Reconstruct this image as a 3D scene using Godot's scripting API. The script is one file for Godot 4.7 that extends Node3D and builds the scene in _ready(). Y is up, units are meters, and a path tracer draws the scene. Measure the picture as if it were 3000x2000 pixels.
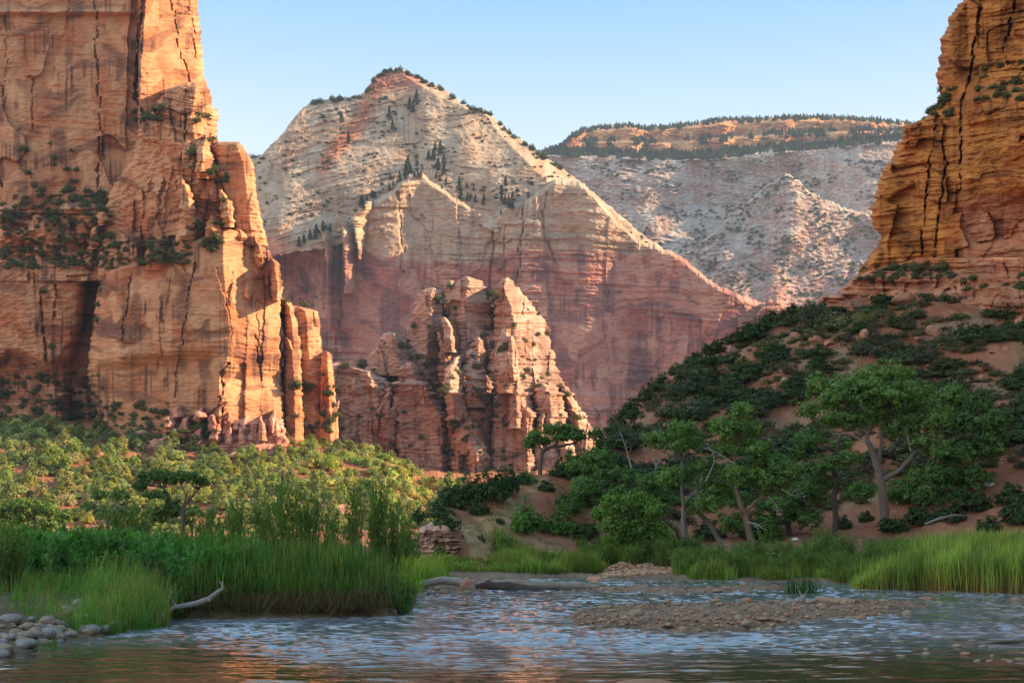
extends Node3D
# A river bend in a red sandstone canyon in late light.  Units are metres, the water surface lies at y = 0.
# A photo pixel (3000 x 2000) gives a direction only; every depth below comes from the ground, from the usual size of
# trees and stones, or from what stands in front of and behind a rock mass.
const F := 3621.0      # focal length in photo pixels
const HY := 1600.0     # photo row of the eye level
const EYE := 2.0       # eye height above the water
var rng := RandomNumberGenerator.new()
var taken := {}
var n_fbm := FastNoiseLite.new()
var n_strata := FastNoiseLite.new()
var n_cell := FastNoiseLite.new()
var n_crack := FastNoiseLite.new()
var n_low := FastNoiseLite.new()
var n_fine := FastNoiseLite.new()
var n_ridge := FastNoiseLite.new()
var mats := {}

# ------------------------------------------------------------------ helpers
func at_px(px: float, py: float, d: float) -> Vector3:
	return Vector3((px - 1500.0) * d / F, EYE + (HY - py) * d / F, -d)

func flat_d(py: float) -> float:            # distance of the water surface at a photo row
	return EYE * F / (py - HY)

func lerp_list(pts: PackedVector2Array, k: float) -> float:
	var n := pts.size()
	if k <= pts[0].x: return pts[0].y
	for i in range(1, n):
		if k <= pts[i].x:
			var a := pts[i - 1]
			var b := pts[i]
			return a.y + (b.y - a.y) * (k - a.x) / maxf(b.x - a.x, 0.0001)
	return pts[n - 1].y

func poly(a: Array) -> PackedVector2Array:   # [k, v, k, v ...] -> points
	var p := PackedVector2Array()
	for i in range(0, a.size(), 2): p.append(Vector2(a[i], a[i + 1]))
	return p

func numbered(called: String) -> String:
	if not taken.has(called):
		taken[called] = 0
		return called
	taken[called] += 1
	return "%s_%03d" % [called, taken[called]]

func tag(o: Node, label := "", category := "", group := "", kind := "") -> void:
	if label != "": o.set_meta("label", label)
	if category != "": o.set_meta("category", category)
	if group != "": o.set_meta("group", group)
	if kind != "": o.set_meta("kind", kind)

func base(called: String, where := Vector3.ZERO, turn := 0.0) -> Node3D:
	var o := Node3D.new()
	o.name = numbered(called)
	add_child(o)
	o.position = where
	o.rotation.y = turn
	return o

func mesh_obj(called: String, m: Mesh, mat: Material, parent: Node = self) -> MeshInstance3D:
	var o := MeshInstance3D.new()
	o.name = numbered(called) if parent == self else called
	o.mesh = m
	if mat: o.material_override = mat
	parent.add_child(o, true)
	return o

func arrays_mesh(v: PackedVector3Array, idx: PackedInt32Array, c := PackedColorArray(), nrm := PackedVector3Array(), uv := PackedVector2Array()) -> ArrayMesh:
	var a := []
	a.resize(Mesh.ARRAY_MAX)
	a[Mesh.ARRAY_VERTEX] = v
	if c.size(): a[Mesh.ARRAY_COLOR] = c
	if nrm.size(): a[Mesh.ARRAY_NORMAL] = nrm
	if uv.size(): a[Mesh.ARRAY_TEX_UV] = uv
	a[Mesh.ARRAY_INDEX] = idx
	var m := ArrayMesh.new()
	m.add_surface_from_arrays(Mesh.PRIMITIVE_TRIANGLES, a)
	return m

func smoothed(m: ArrayMesh) -> ArrayMesh:
	var st := SurfaceTool.new()
	st.create_from(m, 0)
	st.generate_normals()
	return st.commit()

func noise(seed_: int, type: int, oct: int, gain := 0.5, lac := 2.0) -> FastNoiseLite:
	var n := FastNoiseLite.new()
	n.seed = seed_
	n.noise_type = type
	n.frequency = 1.0
	n.fractal_type = FastNoiseLite.FRACTAL_FBM if oct > 1 else FastNoiseLite.FRACTAL_NONE
	n.fractal_octaves = oct
	n.fractal_gain = gain
	n.fractal_lacunarity = lac
	return n

func set_noises() -> void:
	n_fbm = noise(11, FastNoiseLite.TYPE_SIMPLEX, 4)
	n_low = noise(12, FastNoiseLite.TYPE_SIMPLEX, 2)
	n_strata = noise(13, FastNoiseLite.TYPE_SIMPLEX, 3, 0.6, 2.3)
	n_fine = noise(14, FastNoiseLite.TYPE_SIMPLEX, 2, 0.6)
	n_cell = noise(15, FastNoiseLite.TYPE_CELLULAR, 1)
	n_cell.cellular_return_type = FastNoiseLite.RETURN_CELL_VALUE
	n_crack = noise(15, FastNoiseLite.TYPE_CELLULAR, 1)
	n_crack.cellular_return_type = FastNoiseLite.RETURN_DISTANCE2_SUB
	n_ridge = noise(16, FastNoiseLite.TYPE_SIMPLEX, 3)
	n_ridge.fractal_type = FastNoiseLite.FRACTAL_RIDGED

func tint_mat(rough := 0.95, back := Color.BLACK, spec := 0.3) -> StandardMaterial3D:
	var m := StandardMaterial3D.new()
	m.vertex_color_use_as_albedo = true
	m.roughness = rough
	m.metallic_specular = spec
	if back != Color.BLACK:
		m.backlight_enabled = true
		m.backlight = back
	return m

func mixc(a: Color, b: Color, t: float) -> Color:
	return a.lerp(b, clampf(t, 0.0, 1.0))

func sstep(a: float, b: float, x: float) -> float:
	var t := clampf((x - a) / (b - a), 0.0, 1.0)
	return t * t * (3.0 - 2.0 * t)
# ------------------------------------------------------------------ rock masses
var bend_00 := poly([240, 575, 330, 560, 430, 572, 500, 600, 560, 625, 640, 655, 830, 668])
var bend_01 := poly([415, 690, 480, 712, 560, 722, 720, 740])
var bend_02 := poly([668, 655, 760, 652, 830, 658, 950, 672, 1040, 668, 1080, 655, 1110, 640, 1330, 640])
var bend_03 := poly([560, 690, 900, 720, 1100, 760, 1400, 755, 1500, 735, 2050, 745, 2400, 745])
var bend_04 := poly([200, 1120, 280, 1080, 380, 1030, 480, 960, 540, 930])
var bend_05 := poly([200, 1150, 285, 1290, 330, 1420, 400, 1470, 470, 1540, 530, 1600, 640, 1700, 800, 1900])
var bend_06 := poly([500, 2305, 640, 2370, 800, 2180, 1000, 2100])
# A rock face is a dense relief: along rows (or columns) between two outlines, with joints, blocks and bedding as real
# displacement, rounded back at its edges and closed behind by its own thickness.
var faces := []
func rock_face(parent: Node, called: String, o: Dictionary) -> MeshInstance3D:
	var rows: bool = o.get("rows", true)
	var a0: float = o.a0
	var a1: float = o.a1
	var lo: PackedVector2Array = o.lo
	var hi: PackedVector2Array = o.hi
	var step: float = o.step
	var depth: Callable = o.depth
	var col: Callable = o.color
	var D: float = o.D
	var S: float = o.get("S", D / 400.0)
	var jag: float = o.get("jag", 4.0)
	var rl: Vector2 = o.get("rl", Vector2(1, 0))     # (width in px, metres it turns back) at the low edge
	var rh: Vector2 = o.get("rh", Vector2(1, 0))     # at the high edge
	var ra: Vector2 = o.get("ra", Vector2(1, 0))     # at the start of the range
	var cracks: Array = o.get("cracks", [])          # [polyline along the range, half width px, metres]
	var joints: Array = o.get("joints", [])          # the same, running down a face that is laid out in columns
	var A_b: float = o.get("block", 2.0) * S
	var A_c: float = o.get("crack", 1.5) * S
	var A_s: float = o.get("strata", 0.8) * S
	var A_f: float = o.get("fine", 0.35) * S
	var A_l: float = o.get("low", 2.0) * S
	var bw: float = o.get("bw", 9.0) * S             # block width and height in metres
	var bh: float = o.get("bh", 26.0) * S
	var sh: float = o.get("sh", 5.0) * S             # bedding height
	var tilt: float = o.get("tilt", 0.0)
	var back: float = o.get("back", 40.0)
	var dome: float = o.get("dome", 0.0)
	var seed_ := fposmod(a0 * 0.37 + D * 0.11, 50.0)
	var na := int(ceil(absf(a1 - a0) / step)) + 1
	var widest := 0.0
	for i in na: 
		var a := a0 + (a1 - a0) * i / (na - 1)
		widest = maxf(widest, lerp_list(hi, a) - lerp_list(lo, a))
	var nb := int(ceil(widest / step)) + 1
	var v := PackedVector3Array()
	var c := PackedColorArray()
	v.resize(na * nb)
	c.resize(na * nb)
	var k := D / F
	for i in na:
		var a := a0 + (a1 - a0) * i / (na - 1)
		var jl := jag * (n_fine.get_noise_2d(a * 0.045, 3.3) + 0.6 * n_strata.get_noise_2d(a * 0.02, 7.7))
		var jh := jag * (n_fine.get_noise_2d(a * 0.045, 13.3) + 0.6 * n_strata.get_noise_2d(a * 0.02, 17.7))
		var b0 := lerp_list(lo, a) + jl
		var b1 := maxf(lerp_list(hi, a) + jh, b0 + 0.5)
		var ea := absf(a - a0)
		if dome > 0.0 and ea < dome:
			var q := 1.0 - ea / dome
			var nar := lerpf(0.12, 1.0, sqrt(maxf(0.0, 1.0 - q * q)))
			var mid := lerpf(b0, b1, 0.5 + 0.12 * sin(a0))
			b0 = mid + (b0 - mid) * nar
			b1 = mid + (b1 - mid) * nar
		var ta := 0.0
		if ea < ra.x:
			var q := 1.0 - ea / ra.x
			ta = ra.y * (1.0 - sqrt(maxf(0.0, 1.0 - q * q)))
		var cx := []
		for cr in cracks:
			var pts: PackedVector2Array = cr[0]
			if a >= pts[0].x and a <= pts[pts.size() - 1].x: cx.append([lerp_list(pts, a) + 5.0 * n_cell.get_noise_2d(a * 0.022, cr[1] * 7.0) + 2.0 * n_cell.get_noise_2d(a * 0.07, cr[2] * 9.0), cr[1] * clampf(0.62 + 0.9 * n_low.get_noise_2d(a * 0.025, cr[2] * 3.0 + pts[0].y), 0.12, 1.2), cr[2]])
		for j in nb:
			var u := float(j) / (nb - 1)
			var b := b0 + (b1 - b0) * u
			var px := b if rows else a
			var py := a if rows else b
			var X := (px - 1500.0) * k
			var Y := (HY - py) * k
			var d: float = depth.call(px, py, u)
			# rounding at the outlines
			var e := b - b0
			if e < rl.x:
				var q := 1.0 - e / rl.x
				d += rl.y * (1.0 - sqrt(maxf(0.0, 1.0 - q * q)))
			e = b1 - b
			if e < rh.x:
				var q := 1.0 - e / rh.x
				d += rh.y * (1.0 - sqrt(maxf(0.0, 1.0 - q * q)))
			d += ta
			# joints, blocks, bedding, grain
			var w := n_low.get_noise_2d(X * 0.03 / S, Y * 0.02 / S)
			var w2 := n_fine.get_noise_2d(X * 0.15 / S, Y * 0.15 / S)
			var bx := X / bw + 0.9 * n_low.get_noise_2d(X * 0.35 / bw, Y * 0.3 / bh) + 0.06 * w2
			var ci := floorf(bx)
			var hc := fposmod(sin(ci * 12.9898 + seed_) * 43758.5453, 1.0)
			var by := Y / bh * (0.6 + 0.8 * hc) + hc * 9.0 + 0.5 * w
			var ri := floorf(by)
			var hb := fposmod(sin(ci * 78.233 + ri * 37.719 + seed_) * 24634.634, 1.0)
			var blk := hb - 0.5
			var Yb := (Y + X * tilt) / sh + w * 0.15
			var s := n_strata.get_noise_2d(X * 0.006 / S, Yb)
			var bed := 0.25 + 1.1 * sstep(-0.25, 0.35, n_low.get_noise_2d(X * 0.02 / S + 40.0, Y * 0.03 / S))
			var led := (sstep(0.16, 0.24, s) - 0.8 * sstep(-0.16, -0.26, s) + 0.25 * s) * bed
			var f := n_fbm.get_noise_2d(X * 0.28 / S, Y * 0.62 / S)
			d -= A_l * w + A_b * blk + A_s * led + A_f * f
			var fx := bx - ci
			if fx < 0.08 and hc > 0.5: d += A_c * (hc - 0.5) * 2.4 * (1.0 - fx / 0.08) * sstep(-0.05, 0.35, n_low.get_noise_2d(ci * 3.7, Y * 0.9 / bh))
			var fy := by - ri
			if fy < 0.06 and hb > 0.4: d += A_c * 0.5 * (hb - 0.4) * (1.0 - fy / 0.06)
			for q in cx:
				var dx: float = absf(b - q[0])
				if dx < q[1]: d += q[2] * (1.0 - dx / q[1])
			for jn in joints:
				var jp: PackedVector2Array = jn[0]
				if py > jp[0].x and py < jp[jp.size() - 1].x:
					var jx: float = absf(px - lerp_list(jp, py) - 6.0 * n_cell.get_noise_2d(py * 0.02, jn[1] * 5.0))
					if jx < jn[1]: d += jn[2] * (1.0 - jx / jn[1])
			var n := i * nb + j
			v[n] = Vector3((px - 1500.0) * d / F, EYE + (HY - py) * d / F, -d)
			c[n] = col.call(px, py, X / S, Y / S, s, w, w2)
	var idx := PackedInt32Array()
	idx.resize((na - 1) * (nb - 1) * 6)
	var t := 0
	for i in na - 1:
		for j in nb - 1:
			var p := i * nb + j
			idx[t] = p
			idx[t + 1] = p + nb
			idx[t + 2] = p + 1
			idx[t + 3] = p + 1
			idx[t + 4] = p + nb
			idx[t + 5] = p + nb + 1
			t += 6
	# close the rock behind: the outline is carried back by its thickness and capped
	var loop := PackedInt32Array()
	for j in nb: loop.append(j)
	for i in range(1, na): loop.append(i * nb + nb - 1)
	for j in range(nb - 2, -1, -1): loop.append((na - 1) * nb + j)
	for i in range(na - 2, 0, -1): loop.append(i * nb)
	var first := v.size()
	var mid := Vector3.ZERO
	for q in loop:
		var p := v[q]
		var s := (-p.z + back) / -p.z
		var far := Vector3(p.x * s, EYE + (p.y - EYE) * s, p.z * s)
		v.append(far)
		c.append(c[q])
		mid += far
	v.append(mid / loop.size())
	c.append(c[loop[0]])
	var L := loop.size()
	for q in L:
		var r := (q + 1) % L
		idx.append_array(PackedInt32Array([loop[q], loop[r], first + q, first + q, loop[r], first + r, first + q, first + r, first + L]))
	faces.append({"rows": rows, "a0": a0, "a1": a1, "lo": lo, "hi": hi, "na": na, "nb": nb, "v": v, "of": parent.name})
	return mesh_obj(called, arrays_mesh(v, idx, c), mats.rock, parent)

# distance of the nearest rock along a line of sight (0 where there is none), to set plants on the ledges
func rock_d(px: float, py: float, of := "") -> float:
	var best := 0.0
	for f in faces:
		if of != "" and f.of != of: continue
		var a: float = py if f.rows else px
		var b: float = px if f.rows else py
		if a < f.a0 or a > f.a1: continue
		var b0 := lerp_list(f.lo, a)
		var b1 := lerp_list(f.hi, a)
		if b < b0 or b > b1: continue
		var i := clampi(int((a - f.a0) / (f.a1 - f.a0) * (f.na - 1)), 0, f.na - 1)
		var j := clampi(int((b - b0) / maxf(b1 - b0, 0.01) * (f.nb - 1)), 0, f.nb - 1)
		var d: float = -(f.v[i * f.nb + j] as Vector3).z
		if best == 0.0 or d < best: best = d
	return best

# colours of the sandstones (linear): bedding bands, desert varnish and seepage streaks, patches of fresh scar
func col_zion(px: float, py: float, X: float, Y: float, s: float, w: float, w2: float, p: Array) -> Color:
	var band := n_strata.get_noise_2d(X * 0.004, Y * 0.11 + w * 0.7)
	var c: Color = mixc(p[0], p[1], 0.5 + 0.5 * band)
	var patch := n_low.get_noise_2d(X * 0.045 + 5.0, Y * 0.035)
	c = mixc(c, p[2], sstep(0.05, 0.6, patch) * 0.75)
	var reach := n_low.get_noise_2d(X * 0.03 + 31.0, Y * 0.05)
	var streak := n_fine.get_noise_2d(X * 0.55, Y * 0.022 + 9.0)
	c = mixc(c, p[3], sstep(0.1, 0.6, streak) * sstep(-0.15, 0.45, reach) * p[4])
	var broad := n_low.get_noise_2d(X * 0.11 + 70.0, Y * 0.012)
	c = mixc(c, p[3], sstep(0.12, 0.5, broad) * sstep(-0.3, 0.3, n_low.get_noise_2d(X * 0.05, Y * 0.06 + 50.0)) * p[4] * 0.75)
	var seam := n_low.get_noise_2d(X * 0.022 + 90.0, Y * 0.13 + w * 0.6)
	c = mixc(c, p[3], sstep(0.22, 0.5, seam) * p[4] * 0.6)
	var scar := n_low.get_noise_2d(X * 0.07 + 140.0, Y * 0.05)
	c = mixc(c, p[1], sstep(0.3, 0.42, scar) * 0.8)
	var g := 1.0 + 0.16 * w2 + 0.09 * n_fine.get_noise_2d(X * 0.2, Y * 2.2)
	return Color(c.r * g, c.g * g, c.b * g)

func masses() -> void:
	left_cliff()
	mountain()
	mesa()
	butte()
	right_cliff()

func left_cliff() -> void:
	var root := base("left_cliff")
	tag(root, "towering orange sandstone cliff with a sunlit prow above the scrubby slope", "cliff", "", "structure")
	var pal := [Color(0.52, 0.222, 0.108), Color(0.59, 0.305, 0.16), Color(0.46, 0.155, 0.065), Color(0.14, 0.064, 0.046), 0.9]
	var pal_base := [Color(0.50, 0.21, 0.14), Color(0.60, 0.31, 0.22), Color(0.42, 0.15, 0.09), Color(0.25, 0.10, 0.07), 0.5]
	var cl := func(px: float, py: float, X: float, Y: float, s: float, w: float, w2: float) -> Color: return col_zion(px, py, X, Y, s, w, w2, pal)
	var cb := func(px: float, py: float, X: float, Y: float, s: float, w: float, w2: float) -> Color: return col_zion(px, py, X, Y, s, w, w2, pal_base)
	# the great wall: a shaded face as far as the chimney at px 405, then a rib turned to the sun
	rock_face(root, "upper_wall", {"a0": -30.0, "a1": 650.0, "step": 3.0, "D": 400.0,
		"lo": poly([-60, -30, 720, -30]), "hi": poly([-60, 570, 0, 577, 60, 584, 120, 588, 190, 596, 240, 600, 720, 615]),
		"depth": func(px: float, py: float, u: float) -> float:
			var d := 424.0 + (1600.0 - py) * 0.004
			if px < 405: d += -3.0 + px * 0.012
			else: d += -8.0 + (px - 405.0) * 0.12
			if py > 20 and py < 48 and px < 395: d -= 3.0 * (1.0 - absf(py - 34) / 14.0)
			return d,
		"rh": Vector2(22, 22), "jag": 4.0, "block": 4.0, "crack": 1.5, "bw": 9.0, "bh": 60.0, "strata": 0.22, "fine": 0.3, "low": 2.0, "tilt": 0.1, "back": 90.0,
		"cracks": [[poly([-60, 420, 0, 416, 100, 404, 200, 396, 290, 400, 340, 420]), 8.0, 9.0], [poly([0, 278, 150, 282, 330, 292, 470, 305]), 4.0, 2.5],
			[poly([40, 8, 150, 22, 330, 6]), 4.0, 1.4], [poly([230, 92, 380, 96]), 5.0, 1.6], [poly([400, 288, 620, 278]), 7.0, 3.0], [poly([-60, 500, 60, 508, 160, 530, 250, 560]), 4.0, 2.0], [poly([20, 552, 130, 572, 200, 578]), 4.0, 2.0]],
		"color": cl})
	# buttress below the gold tower
	rock_face(root, "buttress", {"a0": 240.0, "a1": 830.0, "step": 2.8, "D": 400.0,
		"lo": poly([240, 545, 262, 480, 330, 440, 345, 415, 400, 402, 470, 385, 520, 345, 560, 322, 640, 300, 720, 290, 830, 285]),
		"hi": poly([240, 604, 300, 620, 330, 637, 425, 638, 432, 634, 500, 640, 560, 668, 620, 700, 655, 742, 720, 762, 770, 788, 830, 800]),
		"depth": func(px: float, py: float, u: float) -> float:
			var r := lerp_list(bend_00, py)
			var d := 406.0 - (py - 240.0) * 0.022
			if px < r: d += (r - px) * 0.035
			else: d += (px - r) * 0.16
			return d,
		"rl": Vector2(16, 8), "rh": Vector2(14, 14), "ra": Vector2(24, 8), "jag": 6.0, "block": 4.4, "crack": 2.2, "bw": 6.0, "bh": 13.0, "strata": 0.55, "fine": 0.8, "low": 3.0, "tilt": 0.2, "back": 60.0,
		"cracks": [[poly([330, 548, 420, 540, 520, 520, 560, 515]), 4.0, 2.4], [poly([560, 425, 640, 415, 760, 420]), 3.5, 2.0]],
		"color": cl})
	# the leaning column on the skyline
	rock_face(root, "leaning_column", {"a0": 415.0, "a1": 720.0, "step": 2.6, "D": 400.0,
		"lo": poly([415, 634, 430, 622, 500, 634, 560, 652, 600, 672, 720, 690]), "hi": poly([415, 700, 428, 712, 480, 742, 560, 750, 620, 762, 720, 785]),
		"depth": func(px: float, py: float, u: float) -> float:
			var r := lerp_list(bend_01, py)
			return 398.0 + (absf(px - r) * (0.03 if px < r else 0.12)),
		"rl": Vector2(10, 8), "rh": Vector2(10, 12), "ra": Vector2(14, 6), "jag": 3.0, "block": 1.2, "crack": 0.6, "bw": 5.0, "bh": 16.0, "strata": 0.5, "fine": 0.4, "low": 0.8, "back": 30.0, "color": cl})
	# the lower prow: a flat shaded face and the sunlit face right of its edge
	rock_face(root, "prow", {"a0": 668.0, "a1": 1330.0, "step": 2.8, "D": 385.0,
		"lo": poly([668, 640, 690, 600, 705, 555, 722, 515, 768, 400, 790, 322, 830, 292, 900, 276, 1000, 264, 1100, 256, 1180, 270, 1330, 300]),
		"hi": poly([668, 668, 690, 752, 722, 772, 760, 790, 795, 806, 815, 822, 870, 826, 950, 822, 1050, 828, 1120, 832, 1200, 836, 1330, 838]),
		"depth": func(px: float, py: float, u: float) -> float:
			var r := lerp_list(bend_02, py)
			var d := 388.0 - (py - 668.0) * 0.008
			if px < r:
				d += (r - px) * 0.02 + 5.0 * sstep(100, 0, px - 262.0)
				d += 5.5 * sstep(1035, 1085, py + 0.12 * (px - 400.0)) * sstep(660, 600, px)
			else:
				d += (px - r) * 0.14
			d -= 4.5 * sstep(1100, 1170, py) * sstep(600, 680, px)
			return d,
		"rl": Vector2(30, 18), "rh": Vector2(14, 16), "ra": Vector2(10, 4), "jag": 5.0, "block": 2.8, "crack": 1.5, "bw": 8.0, "bh": 44.0, "strata": 0.22, "fine": 0.35, "low": 2.0, "tilt": 0.05, "back": 60.0,
		"cracks": [[poly([760, 570, 800, 562, 900, 548, 1000, 535, 1180, 505]), 4.0, 1.6], [poly([800, 385, 900, 370, 1000, 352]), 3.5, 2.0], [poly([800, 500, 1000, 470]), 3.0, 0.8],
			[poly([980, 752, 1060, 760, 1120, 770]), 4.0, 1.4], [poly([880, 745, 1000, 757]), 3.0, 1.0], [poly([1060, 672, 1090, 650, 1300, 645]), 7.0, 3.2]],
		"color": cl})
	# crumbling base ledges under the prow
	rock_face(root, "base_ledge", {"a0": 1228.0, "a1": 1420.0, "step": 2.6, "D": 380.0,
		"lo": poly([1228, 620, 1250, 540, 1275, 470, 1300, 425, 1420, 360]), "hi": poly([1228, 832, 1270, 838, 1300, 845, 1420, 860]),
		"depth": func(px: float, py: float, u: float) -> float: return 384.0 - 2.0 * sstep(1232, 1244, py) - 2.5 * sstep(1264, 1276, py + 6.0 * sin(px * 0.05)) - 3.0 * sstep(1296, 1306, py) + maxf(0.0, px - 740.0) * 0.06,
		"rl": Vector2(60, 10), "rh": Vector2(10, 8), "ra": Vector2(8, 3), "jag": 9.0, "block": 2.2, "crack": 1.6, "bw": 1.9, "bh": 4.5, "strata": 0.5, "fine": 0.8, "low": 1.4, "sh": 3.0, "back": 16.0, "color": cb})
	# the wall left of the dark cleft, with its undercut foot
	rock_face(root, "lower_wall", {"a0": 768.0, "a1": 1260.0, "step": 3.0, "D": 410.0,
		"lo": poly([768, -30, 1260, -30]), "hi": poly([768, 262, 830, 262, 900, 252, 1000, 238, 1060, 216, 1260, 205]),
		"depth": func(px: float, py: float, u: float) -> float: return 413.0 + px * 0.012 + 8.0 * sstep(1030, 1085, py + 18.0 * sin(px * 0.035)),
		"rh": Vector2(40, 22), "ra": Vector2(20, 10), "jag": 9.0, "block": 4.2, "crack": 2.0, "bw": 8.0, "bh": 50.0, "strata": 0.3, "fine": 0.5, "low": 1.4, "back": 60.0,
		"cracks": [[poly([850, 112, 950, 120, 1060, 138]), 5.0, 3.0], [poly([830, 160, 930, 155]), 5.0, 2.0]], "color": cl})
	rock_face(root, "cleft_wall", {"a0": 760.0, "a1": 1300.0, "step": 4.0, "D": 430.0, "lo": poly([760, 120, 1300, 120]), "hi": poly([760, 360, 1300, 360]),
		"depth": func(px: float, py: float, u: float) -> float: return 434.0, "block": 2.0, "crack": 1.0, "strata": 0.8, "fine": 0.5, "back": 20.0, "color": cl})
	# stepped bench between the walls, where the dark shrubs grow
	rock_face(root, "bench", {"a0": 575.0, "a1": 822.0, "step": 3.2, "D": 410.0,
		"lo": poly([575, -30, 850, -30]), "hi": poly([575, 330, 700, 340, 850, 420]),
		"depth": func(px: float, py: float, u: float) -> float: return 428.0 - (py - 575.0) * 0.06 - 4.0 * sstep(635, 660, py + 14 * sin(px * 0.03)) + 3.0 * sstep(690, 730, py),
		"jag": 2.0, "ra": Vector2(20, 8), "block": 2.6, "crack": 1.2, "bw": 6.0, "bh": 5.0, "strata": 1.3, "fine": 1.2, "low": 2.4, "sh": 4.0, "back": 30.0, "color": cl})
	# pillars that step down the skyline towards the slope
	for q in [[870.0, 1300.0, poly([870, 800, 900, 828, 1240, 836]), poly([870, 838, 895, 858, 1000, 880, 1150, 884, 1240, 890]), 413.0, 4.0],
			[896.0, 1310.0, poly([896, 832, 910, 836, 1260, 850]), poly([896, 895, 912, 932, 990, 940, 1090, 950, 1180, 962, 1260, 970]), 434.0, 3.0],
			[1028.0, 1310.0, poly([1028, 942, 1060, 938, 1180, 934, 1260, 932]), poly([1028, 970, 1070, 974, 1160, 982, 1230, 990, 1260, 992]), 430.0, 2.0],
			[985.0, 1310.0, poly([985, 826, 1010, 830, 1260, 832]), poly([985, 848, 1030, 872, 1100, 880, 1260, 886]), 409.0, 3.0],
			[756.0, 880.0, poly([756, 786, 775, 780, 830, 790, 880, 800]), poly([756, 806, 772, 818, 800, 824, 860, 828, 880, 822]), 394.0, 5.0]]:
		var dd: float = q[4]
		rock_face(root, "pillar", {"a0": q[0], "a1": q[1], "lo": q[2], "hi": q[3], "step": 2.4, "D": 400.0, "jag": q[5],
			"depth": func(px: float, py: float, u: float) -> float: return dd + absf(u - 0.62) * (5.0 if u < 0.62 else 16.0) - (py - 900.0) * 0.015,
			"dome": 22.0, "rl": Vector2(9, 7), "rh": Vector2(9, 10), "ra": Vector2(14, 6), "block": 1.1, "crack": 1.0, "bw": 6.0, "bh": 10.0, "strata": 0.35, "fine": 0.6, "low": 1.2, "back": 25.0, "color": cl})
	crags_on(root, "left_cliff", 34, Rect2(400, 290, 250, 420), 400.0, Vector2(40, 70), cl)
	crags_on(root, "left_cliff", 16, Rect2(680, 600, 140, 260), 390.0, Vector2(34, 60), cl)
	crags_on(root, "left_cliff", 22, Rect2(480, 1180, 340, 80), 380.0, Vector2(26, 36), cb)
	crags_on(root, "left_cliff", 22, Rect2(0, 560, 320, 160), 420.0, Vector2(60, 40), cl)

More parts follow.
